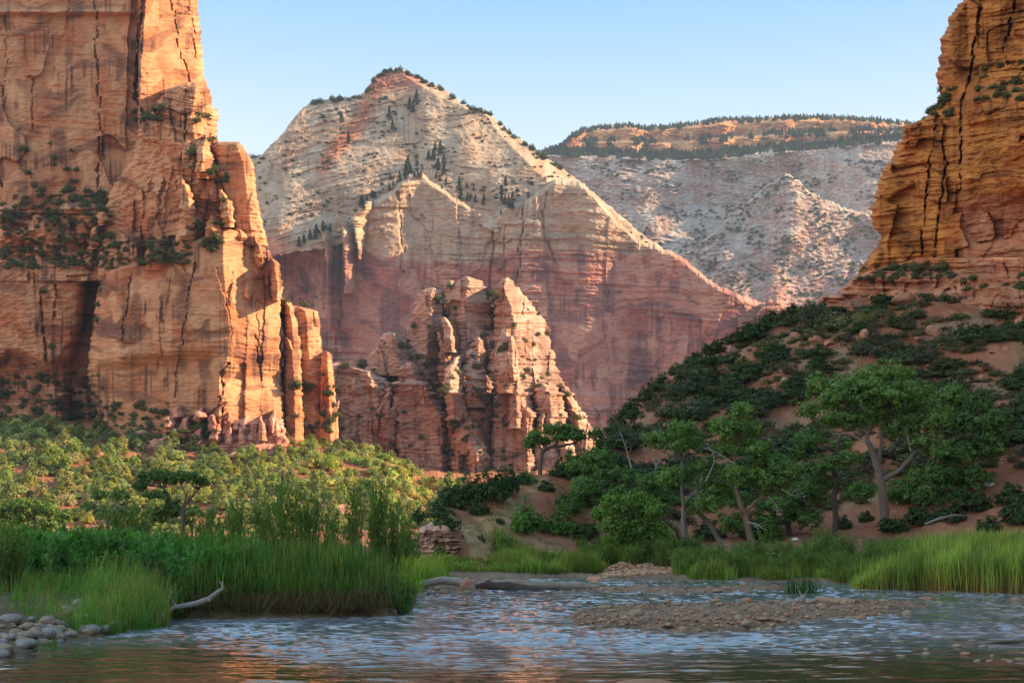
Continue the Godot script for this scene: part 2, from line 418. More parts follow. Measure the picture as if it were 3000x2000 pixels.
func mountain() -> void:
	var root := base("mountain")
	tag(root, "pale pyramid mountain with a red lower wall rising behind the butte", "mountain", "", "structure")
	var white := [Color(0.43, 0.295, 0.19), Color(0.49, 0.36, 0.25), Color(0.45, 0.265, 0.155), Color(0.24, 0.15, 0.11), 0.5]
	var red := [Color(0.38, 0.145, 0.105), Color(0.50, 0.26, 0.18), Color(0.35, 0.11, 0.075), Color(0.16, 0.07, 0.07), 0.9]
	var rust := [Color(0.42, 0.13, 0.07), Color(0.5, 0.2, 0.1), Color(0.36, 0.09, 0.05), Color(0.2, 0.06, 0.04), 0.4]
	var crest := poly([560, 900, 700, 800, 790, 745, 850, 700, 930, 670, 985, 668, 1030, 635, 1080, 600, 1150, 555, 1200, 510, 1232, 498, 1262, 530, 1330, 575, 1385, 605, 1450, 640, 1480, 600, 1540, 590, 1575, 560, 1620, 528, 1700, 530, 1750, 580, 1800, 640, 1870, 700, 1930, 722, 1990, 745, 2060, 805, 2110, 840, 2170, 862, 2230, 885, 2290, 905, 2340, 925, 2420, 950])
	var skyline := poly([560, 640, 640, 560, 740, 475, 790, 430, 840, 375, 880, 325, 905, 300, 960, 288, 1050, 282, 1075, 262, 1100, 222, 1130, 203, 1170, 200, 1200, 212, 1240, 232, 1290, 258, 1335, 283, 1350, 305, 1390, 315, 1430, 325, 1448, 345, 1490, 385, 1530, 410, 1590, 455, 1650, 495, 1700, 530, 1780, 600, 1900, 700, 2000, 760, 2200, 900])
	var low_foot := poly([560, 1120, 820, 1150, 860, 1310, 1000, 1310, 1250, 1240, 1500, 1180, 1650, 1360, 1800, 1380, 1900, 1240, 2000, 1130, 2200, 1000, 2420, 975])
	var cwall := func(px: float, py: float, X: float, Y: float, s: float, w: float, w2: float) -> Color:
		var a := col_zion(px, py, X, Y, s, w, w2, white)
		var line := lerp_list(bend_03, px) + 26.0 * w + 8.0 * w2
		return mixc(a, col_zion(px, py, X, Y, s, w, w2, red), sstep(-14, 14, py - line))
	var cup := func(px: float, py: float, X: float, Y: float, s: float, w: float, w2: float) -> Color:
		var a := col_zion(px, py, X, Y, s, w, w2, white)
		var mid := lerp_list(bend_04, py)
		var r := sstep(46, 8, absf(px - mid + 22.0 * w)) * sstep(545, 470, py)
		r = maxf(r, sstep(282, 240, py + 20 * w) * 0.9)
		r = maxf(r, sstep(640, 720, py) * sstep(900, 820, px))
		return mixc(a, col_zion(px, py, X, Y, s, w, w2, rust), r * 0.85)
	rock_face(root, "upper_slope", {"rows": false, "a0": 560.0, "a1": 1990.0, "lo": skyline, "hi": poly([560, 900, 700, 810, 790, 755, 850, 740, 985, 720, 1230, 560, 1450, 680, 1620, 580, 1700, 560, 1990, 800]), "step": 3.0, "D": 1250.0,
		"depth": func(px: float, py: float, u: float) -> float:
			# the front flank lies back, the right flank turns away behind the sunlit ridge
			var r := lerp_list(bend_05, py)
			var d := 1340.0 - (py - 200.0) * 0.36
			if px > r: d += (px - r) * 0.62
			d += absf(px - 1150.0) * 0.06 * sstep(1000, 600, px)
			return d,
		"rl": Vector2(10, 16), "jag": 5.0, "block": 0.8, "crack": 0.4, "bw": 12.0, "bh": 4.0, "strata": 0.38, "fine": 0.5, "low": 3.0, "tilt": -0.25, "sh": 3.0, "back": 200.0,
		"color": cup})
	rock_face(root, "lower_wall", {"rows": false, "a0": 560.0, "a1": 2420.0, "lo": crest, "hi": low_foot, "step": 3.6, "D": 1150.0,
		"depth": func(px: float, py: float, u: float) -> float:
			var d := 1168.0 - (py - 700.0) * 0.035
			if px < 1000: d += (1000.0 - px) * 0.10
			# rounded ribs and recesses of the wall
			d += 10.0 * sin((px - 1230.0) * 0.0125) + 5.0 * sin(px * 0.031 + 1.0)
			if px > 1720: d += (px - 1720.0) * 0.05
			return d,
		"rl": Vector2(16, 34), "jag": 4.0, "block": 2.0, "crack": 1.2, "bw": 9.0, "bh": 30.0, "strata": 0.5, "fine": 0.5, "low": 1.8, "tilt": 0.04, "back": 120.0, "color": cwall,
		"joints": [[poly([560, 1160, 640, 1172, 720, 1182, 800, 1176]), 4.2, 4.0], [poly([640, 1452, 720, 1446, 840, 1432, 950, 1440]), 4.8, 6.3], [poly([600, 1532, 700, 1524, 830, 1520]), 3.6, 6.3], [poly([545, 1600, 620, 1590, 700, 1600, 770, 1626]), 4.8, 4.5], [poly([660, 1485, 800, 1476, 900, 1480]), 2.4, 3.6], [poly([700, 1000, 850, 990, 960, 1000]), 5.4, 6.3], [poly([760, 910, 900, 905]), 8.4, 5.4], [poly([640, 1268, 760, 1262]), 2.1, 1.8], [poly([660, 1340, 780, 1352]), 2.1, 1.8], [poly([820, 1780, 960, 1772, 1100, 1790]), 2.4, 2.7], [poly([760, 1940, 860, 1930]), 2.1, 2.2]]})
	# sunlit ribs on the left of the wall
	for q in [[665.0, 960.0, poly([665, 930, 690, 945, 760, 955, 960, 960]), poly([665, 962, 700, 975, 740, 985, 800, 980, 960, 975]), 1132.0],
			[630.0, 860.0, poly([630, 985, 660, 1000, 860, 1010]), poly([630, 1010, 660, 1030, 720, 1050, 780, 1048, 860, 1040]), 1130.0],
			[590.0, 760.0, poly([590, 1075, 640, 1030, 760, 1050]), poly([590, 1100, 640, 1092, 700, 1076, 760, 1064]), 1134.0]]:
		var dd: float = q[4]
		rock_face(root, "rib", {"a0": q[0], "a1": q[1], "lo": q[2], "hi": q[3], "step": 2.8, "D": 1130.0, "jag": 3.0,
			"depth": func(px: float, py: float, u: float) -> float: return dd + (u * u) * 40.0, "rl": Vector2(6, 8), "rh": Vector2(7, 12), "ra": Vector2(14, 14),
			"block": 0.9, "crack": 0.8, "bw": 6.0, "bh": 12.0, "strata": 0.6, "fine": 0.5, "low": 1.0, "back": 30.0, "color": cwall})
	# the crag at the right foot of the wall
	rock_face(root, "crag", {"rows": false, "a0": 2215.0, "a1": 2360.0, "lo": poly([2215, 920, 2250, 882, 2285, 878, 2310, 900, 2360, 935]), "hi": poly([2215, 1000, 2360, 1000]), "step": 2.8, "D": 1150.0,
		"depth": func(px: float, py: float, u: float) -> float: return 1130.0 + (px - 2215.0) * 0.12, "rl": Vector2(12, 16), "jag": 6.0, "block": 1.6, "crack": 1.0, "bw": 6.0, "bh": 6.0, "strata": 0.8, "fine": 0.7, "low": 1.6, "back": 60.0, "color": cwall})

func mesa() -> void:
	var root := base("mesa")
	tag(root, "long flat-topped mesa with an orange rim cliff and tree-covered top", "mesa", "", "structure")
	var white := [Color(0.42, 0.325, 0.26), Color(0.47, 0.385, 0.32), Color(0.42, 0.29, 0.22), Color(0.36, 0.17, 0.12), 0.7]
	var rim := [Color(0.50, 0.22, 0.085), Color(0.58, 0.32, 0.14), Color(0.44, 0.16, 0.07), Color(0.30, 0.11, 0.06), 0.6]
	var red := [Color(0.44, 0.24, 0.19), Color(0.48, 0.29, 0.23), Color(0.40, 0.19, 0.14), Color(0.22, 0.12, 0.1), 0.4]
	var top := poly([1500, 470, 1580, 452, 1640, 432, 1675, 400, 1700, 384, 1760, 376, 1850, 368, 1900, 378, 1960, 372, 2050, 362, 2120, 352, 2200, 352, 2310, 346, 2400, 345, 2480, 348, 2560, 352, 2640, 362, 2760, 380])
	var wall_top := poly([1500, 470, 1600, 456, 1700, 460, 1900, 470, 2080, 470, 2200, 455, 2400, 440, 2550, 425, 2760, 405])
	var cm := func(px: float, py: float, X: float, Y: float, s: float, w: float, w2: float) -> Color:
		var wt := lerp_list(wall_top, px)
		var a := col_zion(px, py, X, Y, s, w, w2, white)
		a = mixc(a, col_zion(px, py, X, Y, s, w, w2, red), sstep(790, 880, py + 30 * w))
		return mixc(col_zion(px, py, X, Y, s, w, w2, rim), a, sstep(-18, -8, py - wt))
	rock_face(root, "wall", {"rows": false, "a0": 1500.0, "a1": 2760.0, "lo": top, "hi": poly([1500, 560, 1700, 640, 1900, 760, 2100, 880, 2300, 965, 2760, 965]), "step": 3.2, "D": 2200.0, "S": 4.0,
		"depth": func(px: float, py: float, u: float) -> float:
			var wt := lerp_list(wall_top, px)
			var t := lerp_list(top, px)
			var d := 2420.0
			if py < wt:
				var f := clampf((py - t) / (wt - t), 0.0, 1.0)
				d -= 40.0 * sstep(0.0, 0.1, f) + 45.0 * sstep(0.4, 0.5, f) + 10.0 * f + 60.0 * sstep(0.8, 1.0, f)
				d -= 12.0 * sin(px * 0.028) + 8.0 * sin(px * 0.071 + 2.0)
			else:
				d -= 155.0 + (py - wt) * 0.18 + maxf(0.0, py - 600.0) * 0.55
				d += 26.0 * sin(px * 0.009 + 0.6) * sstep(wt, wt + 60.0, py)
			return d,
		"rl": Vector2(6, 20), "jag": 6.0, "block": 1.2, "crack": 0.5, "bw": 14.0, "bh": 10.0, "strata": 0.4, "fine": 0.9, "low": 3.0, "tilt": 0.2, "back": 300.0, "color": cm})
	# the pale knoll standing in front of it, lit along its crest
	rock_face(root, "knoll", {"rows": false, "a0": 1960.0, "a1": 2660.0, "lo": poly([1960, 760, 2040, 720, 2120, 655, 2200, 580, 2260, 535, 2305, 508, 2340, 525, 2370, 560, 2420, 585, 2480, 610, 2540, 628, 2600, 640, 2660, 655]), "hi": poly([1960, 1000, 2660, 1000]), "step": 3.2, "D": 2000.0, "S": 4.0,
		"depth": func(px: float, py: float, u: float) -> float:
			var r := lerp_list(bend_06, py)
			var d := 2080.0 - (py - 510.0) * 0.34
			if px > r: d += (px - r) * 0.30
			else: d += (r - px) * 0.08
			return d,
		"rl": Vector2(8, 12), "jag": 5.0, "block": 0.9, "crack": 0.3, "bw": 12.0, "bh": 5.0, "strata": 0.5, "fine": 1.0, "low": 5.0, "tilt": -0.2, "back": 100.0, "color": cm})
	# a bit of the same tableland shows left of the mountain
	var far := base("distant_mesa")
	tag(far, "small strip of distant tableland with trees beside the orange cliff", "mesa", "", "structure")
	rock_face(far, "wall", {"rows": false, "a0": 640.0, "a1": 860.0, "lo": poly([640, 470, 730, 463, 780, 462, 860, 470]), "hi": poly([640, 760, 860, 760]), "step": 3.2, "D": 2200.0, "S": 4.0,
		"depth": func(px: float, py: float, u: float) -> float: return 2200.0 - (py - 460.0) * 0.3, "rl": Vector2(6, 20), "jag": 3.0, "block": 1.0, "crack": 0.5, "strata": 0.8, "fine": 0.9, "low": 3.0, "back": 100.0, "color": cm})

func butte() -> void:
	var root := base("butte")
	tag(root, "knobbly brown sandstone butte with shrubs on its ledges before the mountain", "butte", "", "structure")
	var pal := [Color(0.43, 0.24, 0.16), Color(0.51, 0.33, 0.24), Color(0.40, 0.20, 0.13), Color(0.17, 0.095, 0.075), 0.65]
	var cb := func(px: float, py: float, X: float, Y: float, s: float, w: float, w2: float) -> Color: return col_zion(px, py, X, Y, s, w, w2, pal)
	# [top, foot, left outline, right outline, depth, ridge place, turn back left, turn back right, top rounding px, block]
	var list := [
		# body behind everything
		["body", 900.0, 1430.0, poly([900, 1230, 1000, 1180, 1060, 1090, 1080, 1000, 1120, 960, 1430, 930]), poly([900, 1580, 1000, 1612, 1100, 1640, 1180, 1680, 1240, 1728, 1280, 1752, 1430, 1790]), 585.0, 0.75, 8.0, 26.0, 30.0, 2.4],
		["body", 950.0, 1430.0, poly([950, 1300, 1000, 1240, 1100, 1190, 1430, 1180]), poly([950, 1440, 1000, 1560, 1100, 1620, 1200, 1660, 1430, 1700]), 571.0, 0.6, 8.0, 22.0, 40.0, 2.6],
		["shoulder", 1075.0, 1250.0, poly([1075, 1345, 1110, 1320, 1250, 1305]), poly([1075, 1372, 1110, 1392, 1250, 1400]), 550.0, 0.55, 5.0, 9.0, 22.0, 1.6],
		["shoulder", 1095.0, 1250.0, poly([1095, 1412, 1130, 1396, 1250, 1390]), poly([1095, 1436, 1130, 1452, 1250, 1462]), 548.0, 0.55, 5.0, 9.0, 22.0, 1.6],
		["tower", 842.0, 1130.0, poly([842, 1246, 850, 1232, 900, 1212, 985, 1192, 1130, 1190]), poly([842, 1292, 856, 1304, 900, 1300, 950, 1312, 1030, 1300, 1130, 1290]), 566.0, 0.55, 5.0, 12.0, 26.0, 0.9],
		["tower", 808.0, 1060.0, poly([808, 1352, 830, 1330, 870, 1306, 930, 1300, 1060, 1308]), poly([808, 1384, 822, 1412, 870, 1436, 930, 1442, 1060, 1430]), 570.0, 0.5, 7.0, 14.0, 26.0, 1.8],
		["knob", 820.0, 880.0, poly([820, 1312, 836, 1304, 880, 1306]), poly([820, 1328, 838, 1338, 880, 1340]), 574.0, 0.5, 5.0, 7.0, 12.0, 0.8],
		["tower", 812.0, 1250.0, poly([812, 1470, 840, 1452, 900, 1448, 1000, 1440, 1250, 1470]), poly([812, 1498, 835, 1508, 872, 1548, 930, 1580, 1000, 1608, 1080, 1624, 1160, 1650, 1250, 1680]), 563.0, 0.42, 6.0, 26.0, 26.0, 1.5],
		["block", 972.0, 1100.0, poly([972, 1118, 1000, 1114, 1040, 1085, 1100, 1070]), poly([972, 1178, 990, 1184, 1030, 1215, 1100, 1240]), 560.0, 0.6, 4.0, 10.0, 12.0, 1.8],
		["shoulder", 1000.0, 1180.0, poly([1000, 1300, 1040, 1288, 1180, 1275]), poly([1000, 1322, 1030, 1340, 1090, 1320, 1180, 1312]), 556.0, 0.55, 5.0, 9.0, 18.0, 1.3],
		["shoulder", 985.0, 1160.0, poly([985, 1392, 1030, 1368, 1160, 1340]), poly([985, 1412, 1020, 1428, 1090, 1422, 1160, 1420]), 556.0, 0.55, 5.0, 9.0, 18.0, 1.3],
		["shoulder", 1010.0, 1200.0, poly([1010, 1448, 1060, 1432, 1200, 1425]), poly([1010, 1480, 1040, 1525, 1100, 1535, 1200, 1560]), 553.0, 0.5, 5.0, 12.0, 18.0, 1.6],
		["shoulder", 1060.0, 1200.0, poly([1060, 1182, 1090, 1165, 1200, 1150]), poly([1060, 1222, 1100, 1246, 1140, 1254, 1200, 1262]), 552.0, 0.6, 5.0, 10.0, 16.0, 1.6],
		["lower_wall", 1062.0, 1420.0, poly([1062, 962, 1100, 958, 1200, 962, 1420, 968]), poly([1062, 1010, 1084, 1078, 1110, 1130, 1150, 1152, 1240, 1156, 1420, 1160]), 538.0, 0.8, 3.0, 14.0, 12.0, 1.5],
		["lower_wall", 1112.0, 1480.0, poly([1112, 1150, 1140, 1148, 1200, 1152, 1240, 1160, 1480, 1168]), poly([1112, 1250, 1150, 1272, 1200, 1300, 1235, 1318, 1300, 1320, 1480, 1318]), 532.0, 0.85, 3.0, 14.0, 16.0, 0.9],
		["lower_wall", 1190.0, 1480.0, poly([1190, 1300, 1240, 1312, 1480, 1318]), poly([1190, 1432, 1230, 1438, 1300, 1434, 1480, 1430]), 534.0, 0.7, 3.0, 10.0, 20.0, 1.0],
		["lower_wall", 1130.0, 1480.0, poly([1130, 1455, 1200, 1442, 1480, 1436]), poly([1130, 1520, 1150, 1556, 1200, 1570, 1300, 1572, 1480, 1580]), 530.0, 0.72, 3.0, 10.0, 20.0, 0.9],
		["lower_wall", 1120.0, 1480.0, poly([1120, 1560, 1200, 1568, 1480, 1575]), poly([1120, 1622, 1160, 1650, 1240, 1662, 1330, 1668, 1480, 1690]), 534.0, 0.5, 3.0, 12.0, 24.0, 0.9],
		["pillar", 1190.0, 1480.0, poly([1190, 1520, 1220, 1508, 1480, 1512]), poly([1190, 1560, 1210, 1570, 1300, 1568, 1480, 1574]), 524.0, 0.6, 4.0, 8.0, 14.0, 0.6],
		["pillar", 1240.0, 1480.0, poly([1240, 1330, 1280, 1322, 1480, 1320]), poly([1240, 1350, 1270, 1356, 1480, 1358]), 527.0, 0.6, 4.0, 7.0, 14.0, 0.6],
		["pillar", 1228.0, 1480.0, poly([1228, 1378, 1250, 1370, 1480, 1362]), poly([1228, 1400, 1244, 1410, 1330, 1404, 1480, 1400]), 526.0, 0.6, 4.0, 7.0, 14.0, 0.6],
		["crag", 1130.0, 1450.0, poly([1130, 1640, 1200, 1655, 1450, 1680]), poly([1130, 1662, 1180, 1692, 1230, 1722, 1270, 1752, 1320, 1764, 1450, 1790]), 556.0, 0.5, 6.0, 14.0, 18.0, 2.4]]
	for q in list:
		var dd: float = q[5]
		var rr: float = q[6]
		var tl: float = q[7]
		var tr: float = q[8]
		rock_face(root, q[0], {"a0": q[1], "a1": q[2], "lo": q[3], "hi": q[4], "step": 2.5, "D": 550.0, "S": 1.25, "jag": 8.0,
			"depth": func(px: float, py: float, u: float) -> float: return dd + (absf(u - rr) / rr * tl if u < rr else (u - rr) / (1.0 - rr) * tr) - (py - 1100.0) * 0.035,
			"rl": Vector2(12, 6), "rh": Vector2(10, 9), "ra": Vector2(q[9], 9), "dome": q[9] * 0.8, "block": 1.2 + q[10] * 1.1, "crack": 1.8, "bw": 4.6, "bh": 20.0, "strata": 0.4, "fine": 0.75, "low": 2.2, "tilt": 0.05, "sh": 4.0, "back": 30.0, "color": cb})
	crags_on(root, "butte", 26, Rect2(1180, 880, 480, 440), 550.0, Vector2(46, 95), cb)
	crags_on(root, "butte", 10, Rect2(980, 1080, 200, 140), 540.0, Vector2(46, 90), cb)
	# the eroded cut bank at the foot of the mound
	var bank := base("eroded_bank")
	tag(bank, "eroded pink-brown cut bank at the foot of the grassy mound", "bank", "", "structure")
	rock_face(bank, "face", {"a0": 1528.0, "a1": 1672.0, "step": 2.4, "D": 85.0, "S": 0.2, "lo": poly([1528, 1262, 1550, 1228, 1575, 1206, 1610, 1196, 1672, 1190]), "hi": poly([1528, 1300, 1560, 1330, 1600, 1352, 1640, 1330, 1672, 1300]),
		"depth": func(px: float, py: float, u: float) -> float: return 85.4 - u * 1.2 + maxf(0.0, 1555.0 - py) * 0.05, "rl": Vector2(14, 2.0), "rh": Vector2(16, 2.5), "ra": Vector2(14, 1.5), "jag": 7.0, "block": 3.0, "crack": 1.5, "bw": 4.0, "bh": 6.0, "strata": 1.6, "fine": 1.0, "low": 2.0, "sh": 3.0, "back": 5.0, "color": cb})

# broken crags standing out of a rock mass: short leaning blocks set on what is already there
func crags_on(root: Node3D, of: String, count: int, box: Rect2, D: float, size: Vector2, col: Callable, shade := 0.0) -> void:
	for k in count:
		var px := rng.randf_range(box.position.x, box.end.x)
		var py := rng.randf_range(box.position.y, box.end.y)
		var h := rng.randf_range(0.7, 2.2) * size.y
		var w := rng.randf_range(0.6, 1.5) * size.x
		var d := rock_d(px, py, of)
		if d == 0.0 or rock_d(px, py - h * 0.15, of) == 0.0 or rock_d(px - w * 0.5, py + h * 0.4, of) == 0.0 or rock_d(px + w * 0.5, py + h * 0.4, of) == 0.0: continue
		var foot := rock_d(px, py + h, of)
		if foot == 0.0: foot = d
		var dd := minf(d, foot) - rng.randf_range(0.1, 1.0) * D / 400.0
		var rr := rng.randf_range(0.35, 0.7)
		var lean := rng.randf_range(-0.15, 0.15) * h
		var tw := rng.randf_range(0.2, 0.6)
		rock_face(root, "crag", {"a0": py, "a1": py + h, "lo": poly([py, px - w * 0.5 * tw, py + h * 0.35, px - w * 0.5 + lean, py + h, px - w * 0.55 + lean * 1.4]), "hi": poly([py, px + w * 0.5 * tw, py + h * 0.35, px + w * 0.5 + lean, py + h, px + w * 0.55 + lean * 1.4]),
			"step": 2.6, "D": D, "jag": w * 0.12, "depth": func(_px: float, p: float, u: float) -> float: return dd + (foot - d) * (p - py) / h * 0.6 + 5.0 * sstep(0.6, 1.0, (p - py) / h) * D / 400.0 + absf(u - rr) * (3.0 if u < rr else 8.0) * D / 400.0,
			"rl": Vector2(w * 0.2, 3.0), "rh": Vector2(w * 0.2, 4.0), "ra": Vector2(h * 0.14, 3.0), "block": 1.4, "crack": 1.0, "bw": 3.0, "bh": 5.0, "strata": 0.5, "fine": 0.6, "low": 1.0, "back": 10.0 * D / 400.0, "color": col})

func right_cliff() -> void:
	var root := base("right_cliff")
	tag(root, "shaded orange-brown cliff with vertical cracks standing on the hillside", "cliff", "", "structure")
	var pal := [Color(0.45, 0.165, 0.04), Color(0.52, 0.22, 0.06), Color(0.41, 0.13, 0.035), Color(0.14, 0.055, 0.025), 0.7]
	var pal2 := [Color(0.44, 0.17, 0.085), Color(0.50, 0.24, 0.14), Color(0.38, 0.12, 0.06), Color(0.2, 0.08, 0.05), 0.5]
	var cr := func(px: float, py: float, X: float, Y: float, s: float, w: float, w2: float) -> Color:
		var a := col_zion(px, py, X, Y, s, w, w2, pal)
		var t := maxf(sstep(745, 800, py + 25 * w), sstep(560, 590, py + 8 * w2) * sstep(2805, 2830, px + 10 * w2))
		return mixc(a, col_zion(px, py, X, Y, s, w, w2, pal2), t)
	rock_face(root, "face", {"a0": -24.0, "a1": 900.0, "step": 3.0, "D": 175.0, "S": 0.6,
		"lo": poly([-900, 2950, -600, 2920, 0, 2824, 52, 2781, 166, 2752, 241, 2742, 276, 2765, 344, 2712, 367, 2654, 402, 2643, 488, 2597, 540, 2574, 620, 2554, 666, 2554, 692, 2585, 723, 2574, 752, 2551, 792, 2520, 900, 2500]),
		"hi": poly([-900, 3050, 900, 3050]),
		"depth": func(px: float, py: float, u: float) -> float:
			var d := 186.0 - (px - 2560.0) * 0.05
			if py < 300: d += 3.0 * sstep(300, 240, py) * sstep(2790, 2840, px)
			d -= 3.0 * sstep(620, 545, py + (px - 2900) * 0.12) * sstep(2800, 2840, px) * sstep(200, 300, py)
			d -= 2.2 * sstep(690, 730, py) * sstep(2800, 2840, px)
			return d,
		"rl": Vector2(22, 12), "jag": 10.0, "block": 3.2, "crack": 2.2, "bw": 5.5, "bh": 9.0, "strata": 0.65, "fine": 0.6, "low": 2.6, "tilt": -0.12, "sh": 4.0, "back": 45.0,
		"cracks": [[poly([330, 2750, 400, 2742, 480, 2722, 540, 2716, 640, 2708, 700, 2702, 770, 2705]), 4.0, 2.2], [poly([410, 2760, 480, 2774, 540, 2762, 590, 2752, 680, 2748, 760, 2738]), 4.5, 2.4], [poly([-20, 2882, 100, 2862, 230, 2838, 300, 2820, 420, 2815, 560, 2812]), 5.0, 2.6],
			[poly([0, 2980, 150, 2940, 190, 2950]), 5.0, 2.0]],
		"color": cr})
	rock_face(root, "upper_face", {"a0": -900.0, "a1": -18.0, "step": 16.0, "D": 175.0, "S": 0.6, "lo": poly([-900, 2950, -600, 2920, -18, 2828]), "hi": poly([-900, 3160, -18, 3160]),
		"depth": func(px: float, py: float, u: float) -> float: return 187.0 - (px - 2560.0) * 0.05, "block": 1.2, "crack": 0.5, "low": 1.6, "back": 45.0, "color": cr})
	rock_face(root, "base_ledge", {"a0": 755.0, "a1": 1000.0, "step": 2.6, "D": 172.0, "S": 0.55,
		"lo": poly([755, 2700, 790, 2560, 815, 2495, 850, 2466, 880, 2462, 1000, 2440]), "hi": poly([755, 3050, 1000, 3050]),
		"depth": func(px: float, py: float, u: float) -> float: return 178.0 - (px - 2560.0) * 0.055 - 2.0 * sstep(800, 812, py) - 1.6 * sstep(840, 852, py + 10 * sin(px * 0.02)) - 1.5 * sstep(870, 885, py),
		"rl": Vector2(14, 6), "ra": Vector2(8, 2), "jag": 4.0, "block": 2.0, "crack": 1.4, "bw": 3.6, "bh": 5.0, "strata": 1.2, "fine": 0.6, "low": 1.4, "sh": 3.4, "back": 20.0, "color": cr})
	rock_face(root, "outcrop", {"a0": 862.0, "a1": 1000.0, "step": 2.6, "D": 172.0, "S": 0.5,
		"lo": poly([862, 2420, 875, 2402, 900, 2400, 1000, 2390]), "hi": poly([862, 2470, 890, 2500, 1000, 2540]),
		"depth": func(px: float, py: float, u: float) -> float: return 170.0 - u * 2.0, "rl": Vector2(10, 4), "rh": Vector2(10, 3), "ra": Vector2(10, 3), "jag": 5.0, "block": 2.0, "crack": 1.4, "bw": 4.0, "bh": 4.0, "strata": 1.2, "fine": 0.6, "low": 1.4, "sh": 3.0, "back": 8.0, "color": cr})
	# the canyon wall goes on beside and behind the viewer; its shadow lies over the river
	var path := poly([0, 62, 1, 78, 2, 92, 3, 100, 4, 104, 5, 120])
	var along := poly([0, 158, 1, 128, 2, 88, 3, 40, 4, -60, 5, -220])
	var v := PackedVector3Array()
	var c := PackedColorArray()
	var idx := PackedInt32Array()
	var ni := 120
	var nj := 50
	for i in ni:
		var t := 5.0 * i / (ni - 1)
		for j in nj:
			var y := -4.0 + 96.0 * j / (nj - 1)
			var x := lerp_list(path, t) + y * 0.10 - 5.0 * n_low.get_noise_2d(t * 2.0, y * 0.02) - 2.0 * n_strata.get_noise_2d(t, y * 0.12)
			if y < 22.0: x -= (22.0 - y) * 0.3
			v.append(Vector3(x, y, -lerp_list(along, t)))
			c.append(col_zion(3100, 400, t * 40.0, y, 0.0, 0.0, 0.0, pal))
	for i in ni - 1:
		for j in nj - 1:
			var p := i * nj + j
			idx.append_array(PackedInt32Array([p, p + nj, p + 1, p + 1, p + nj, p + nj + 1]))
	var n0 := v.size()
	for i in ni:
		var p := v[i * nj + nj - 1]
		v.append(p + Vector3(60, 4, -10))
		v.append(Vector3(p.x + 60, -5, p.z - 10))
		c.append(c[0])
		c.append(c[0])
	for i in ni - 1:
		var a := i * nj + nj - 1
		var b := n0 + i * 2
		idx.append_array(PackedInt32Array([a, a + nj, b, b, a + nj, b + 2, b, b + 2, b + 1, b + 1, b + 2, b + 3]))
	mesh_obj("canyon_wall", arrays_mesh(v, idx, c), mats.rock, root)
# ------------------------------------------------------------------ ground and river
# Height of the ground along each line of sight: [photo column, [distance, height, distance, height ...]]
var cols := []
var col_px := PackedFloat32Array()

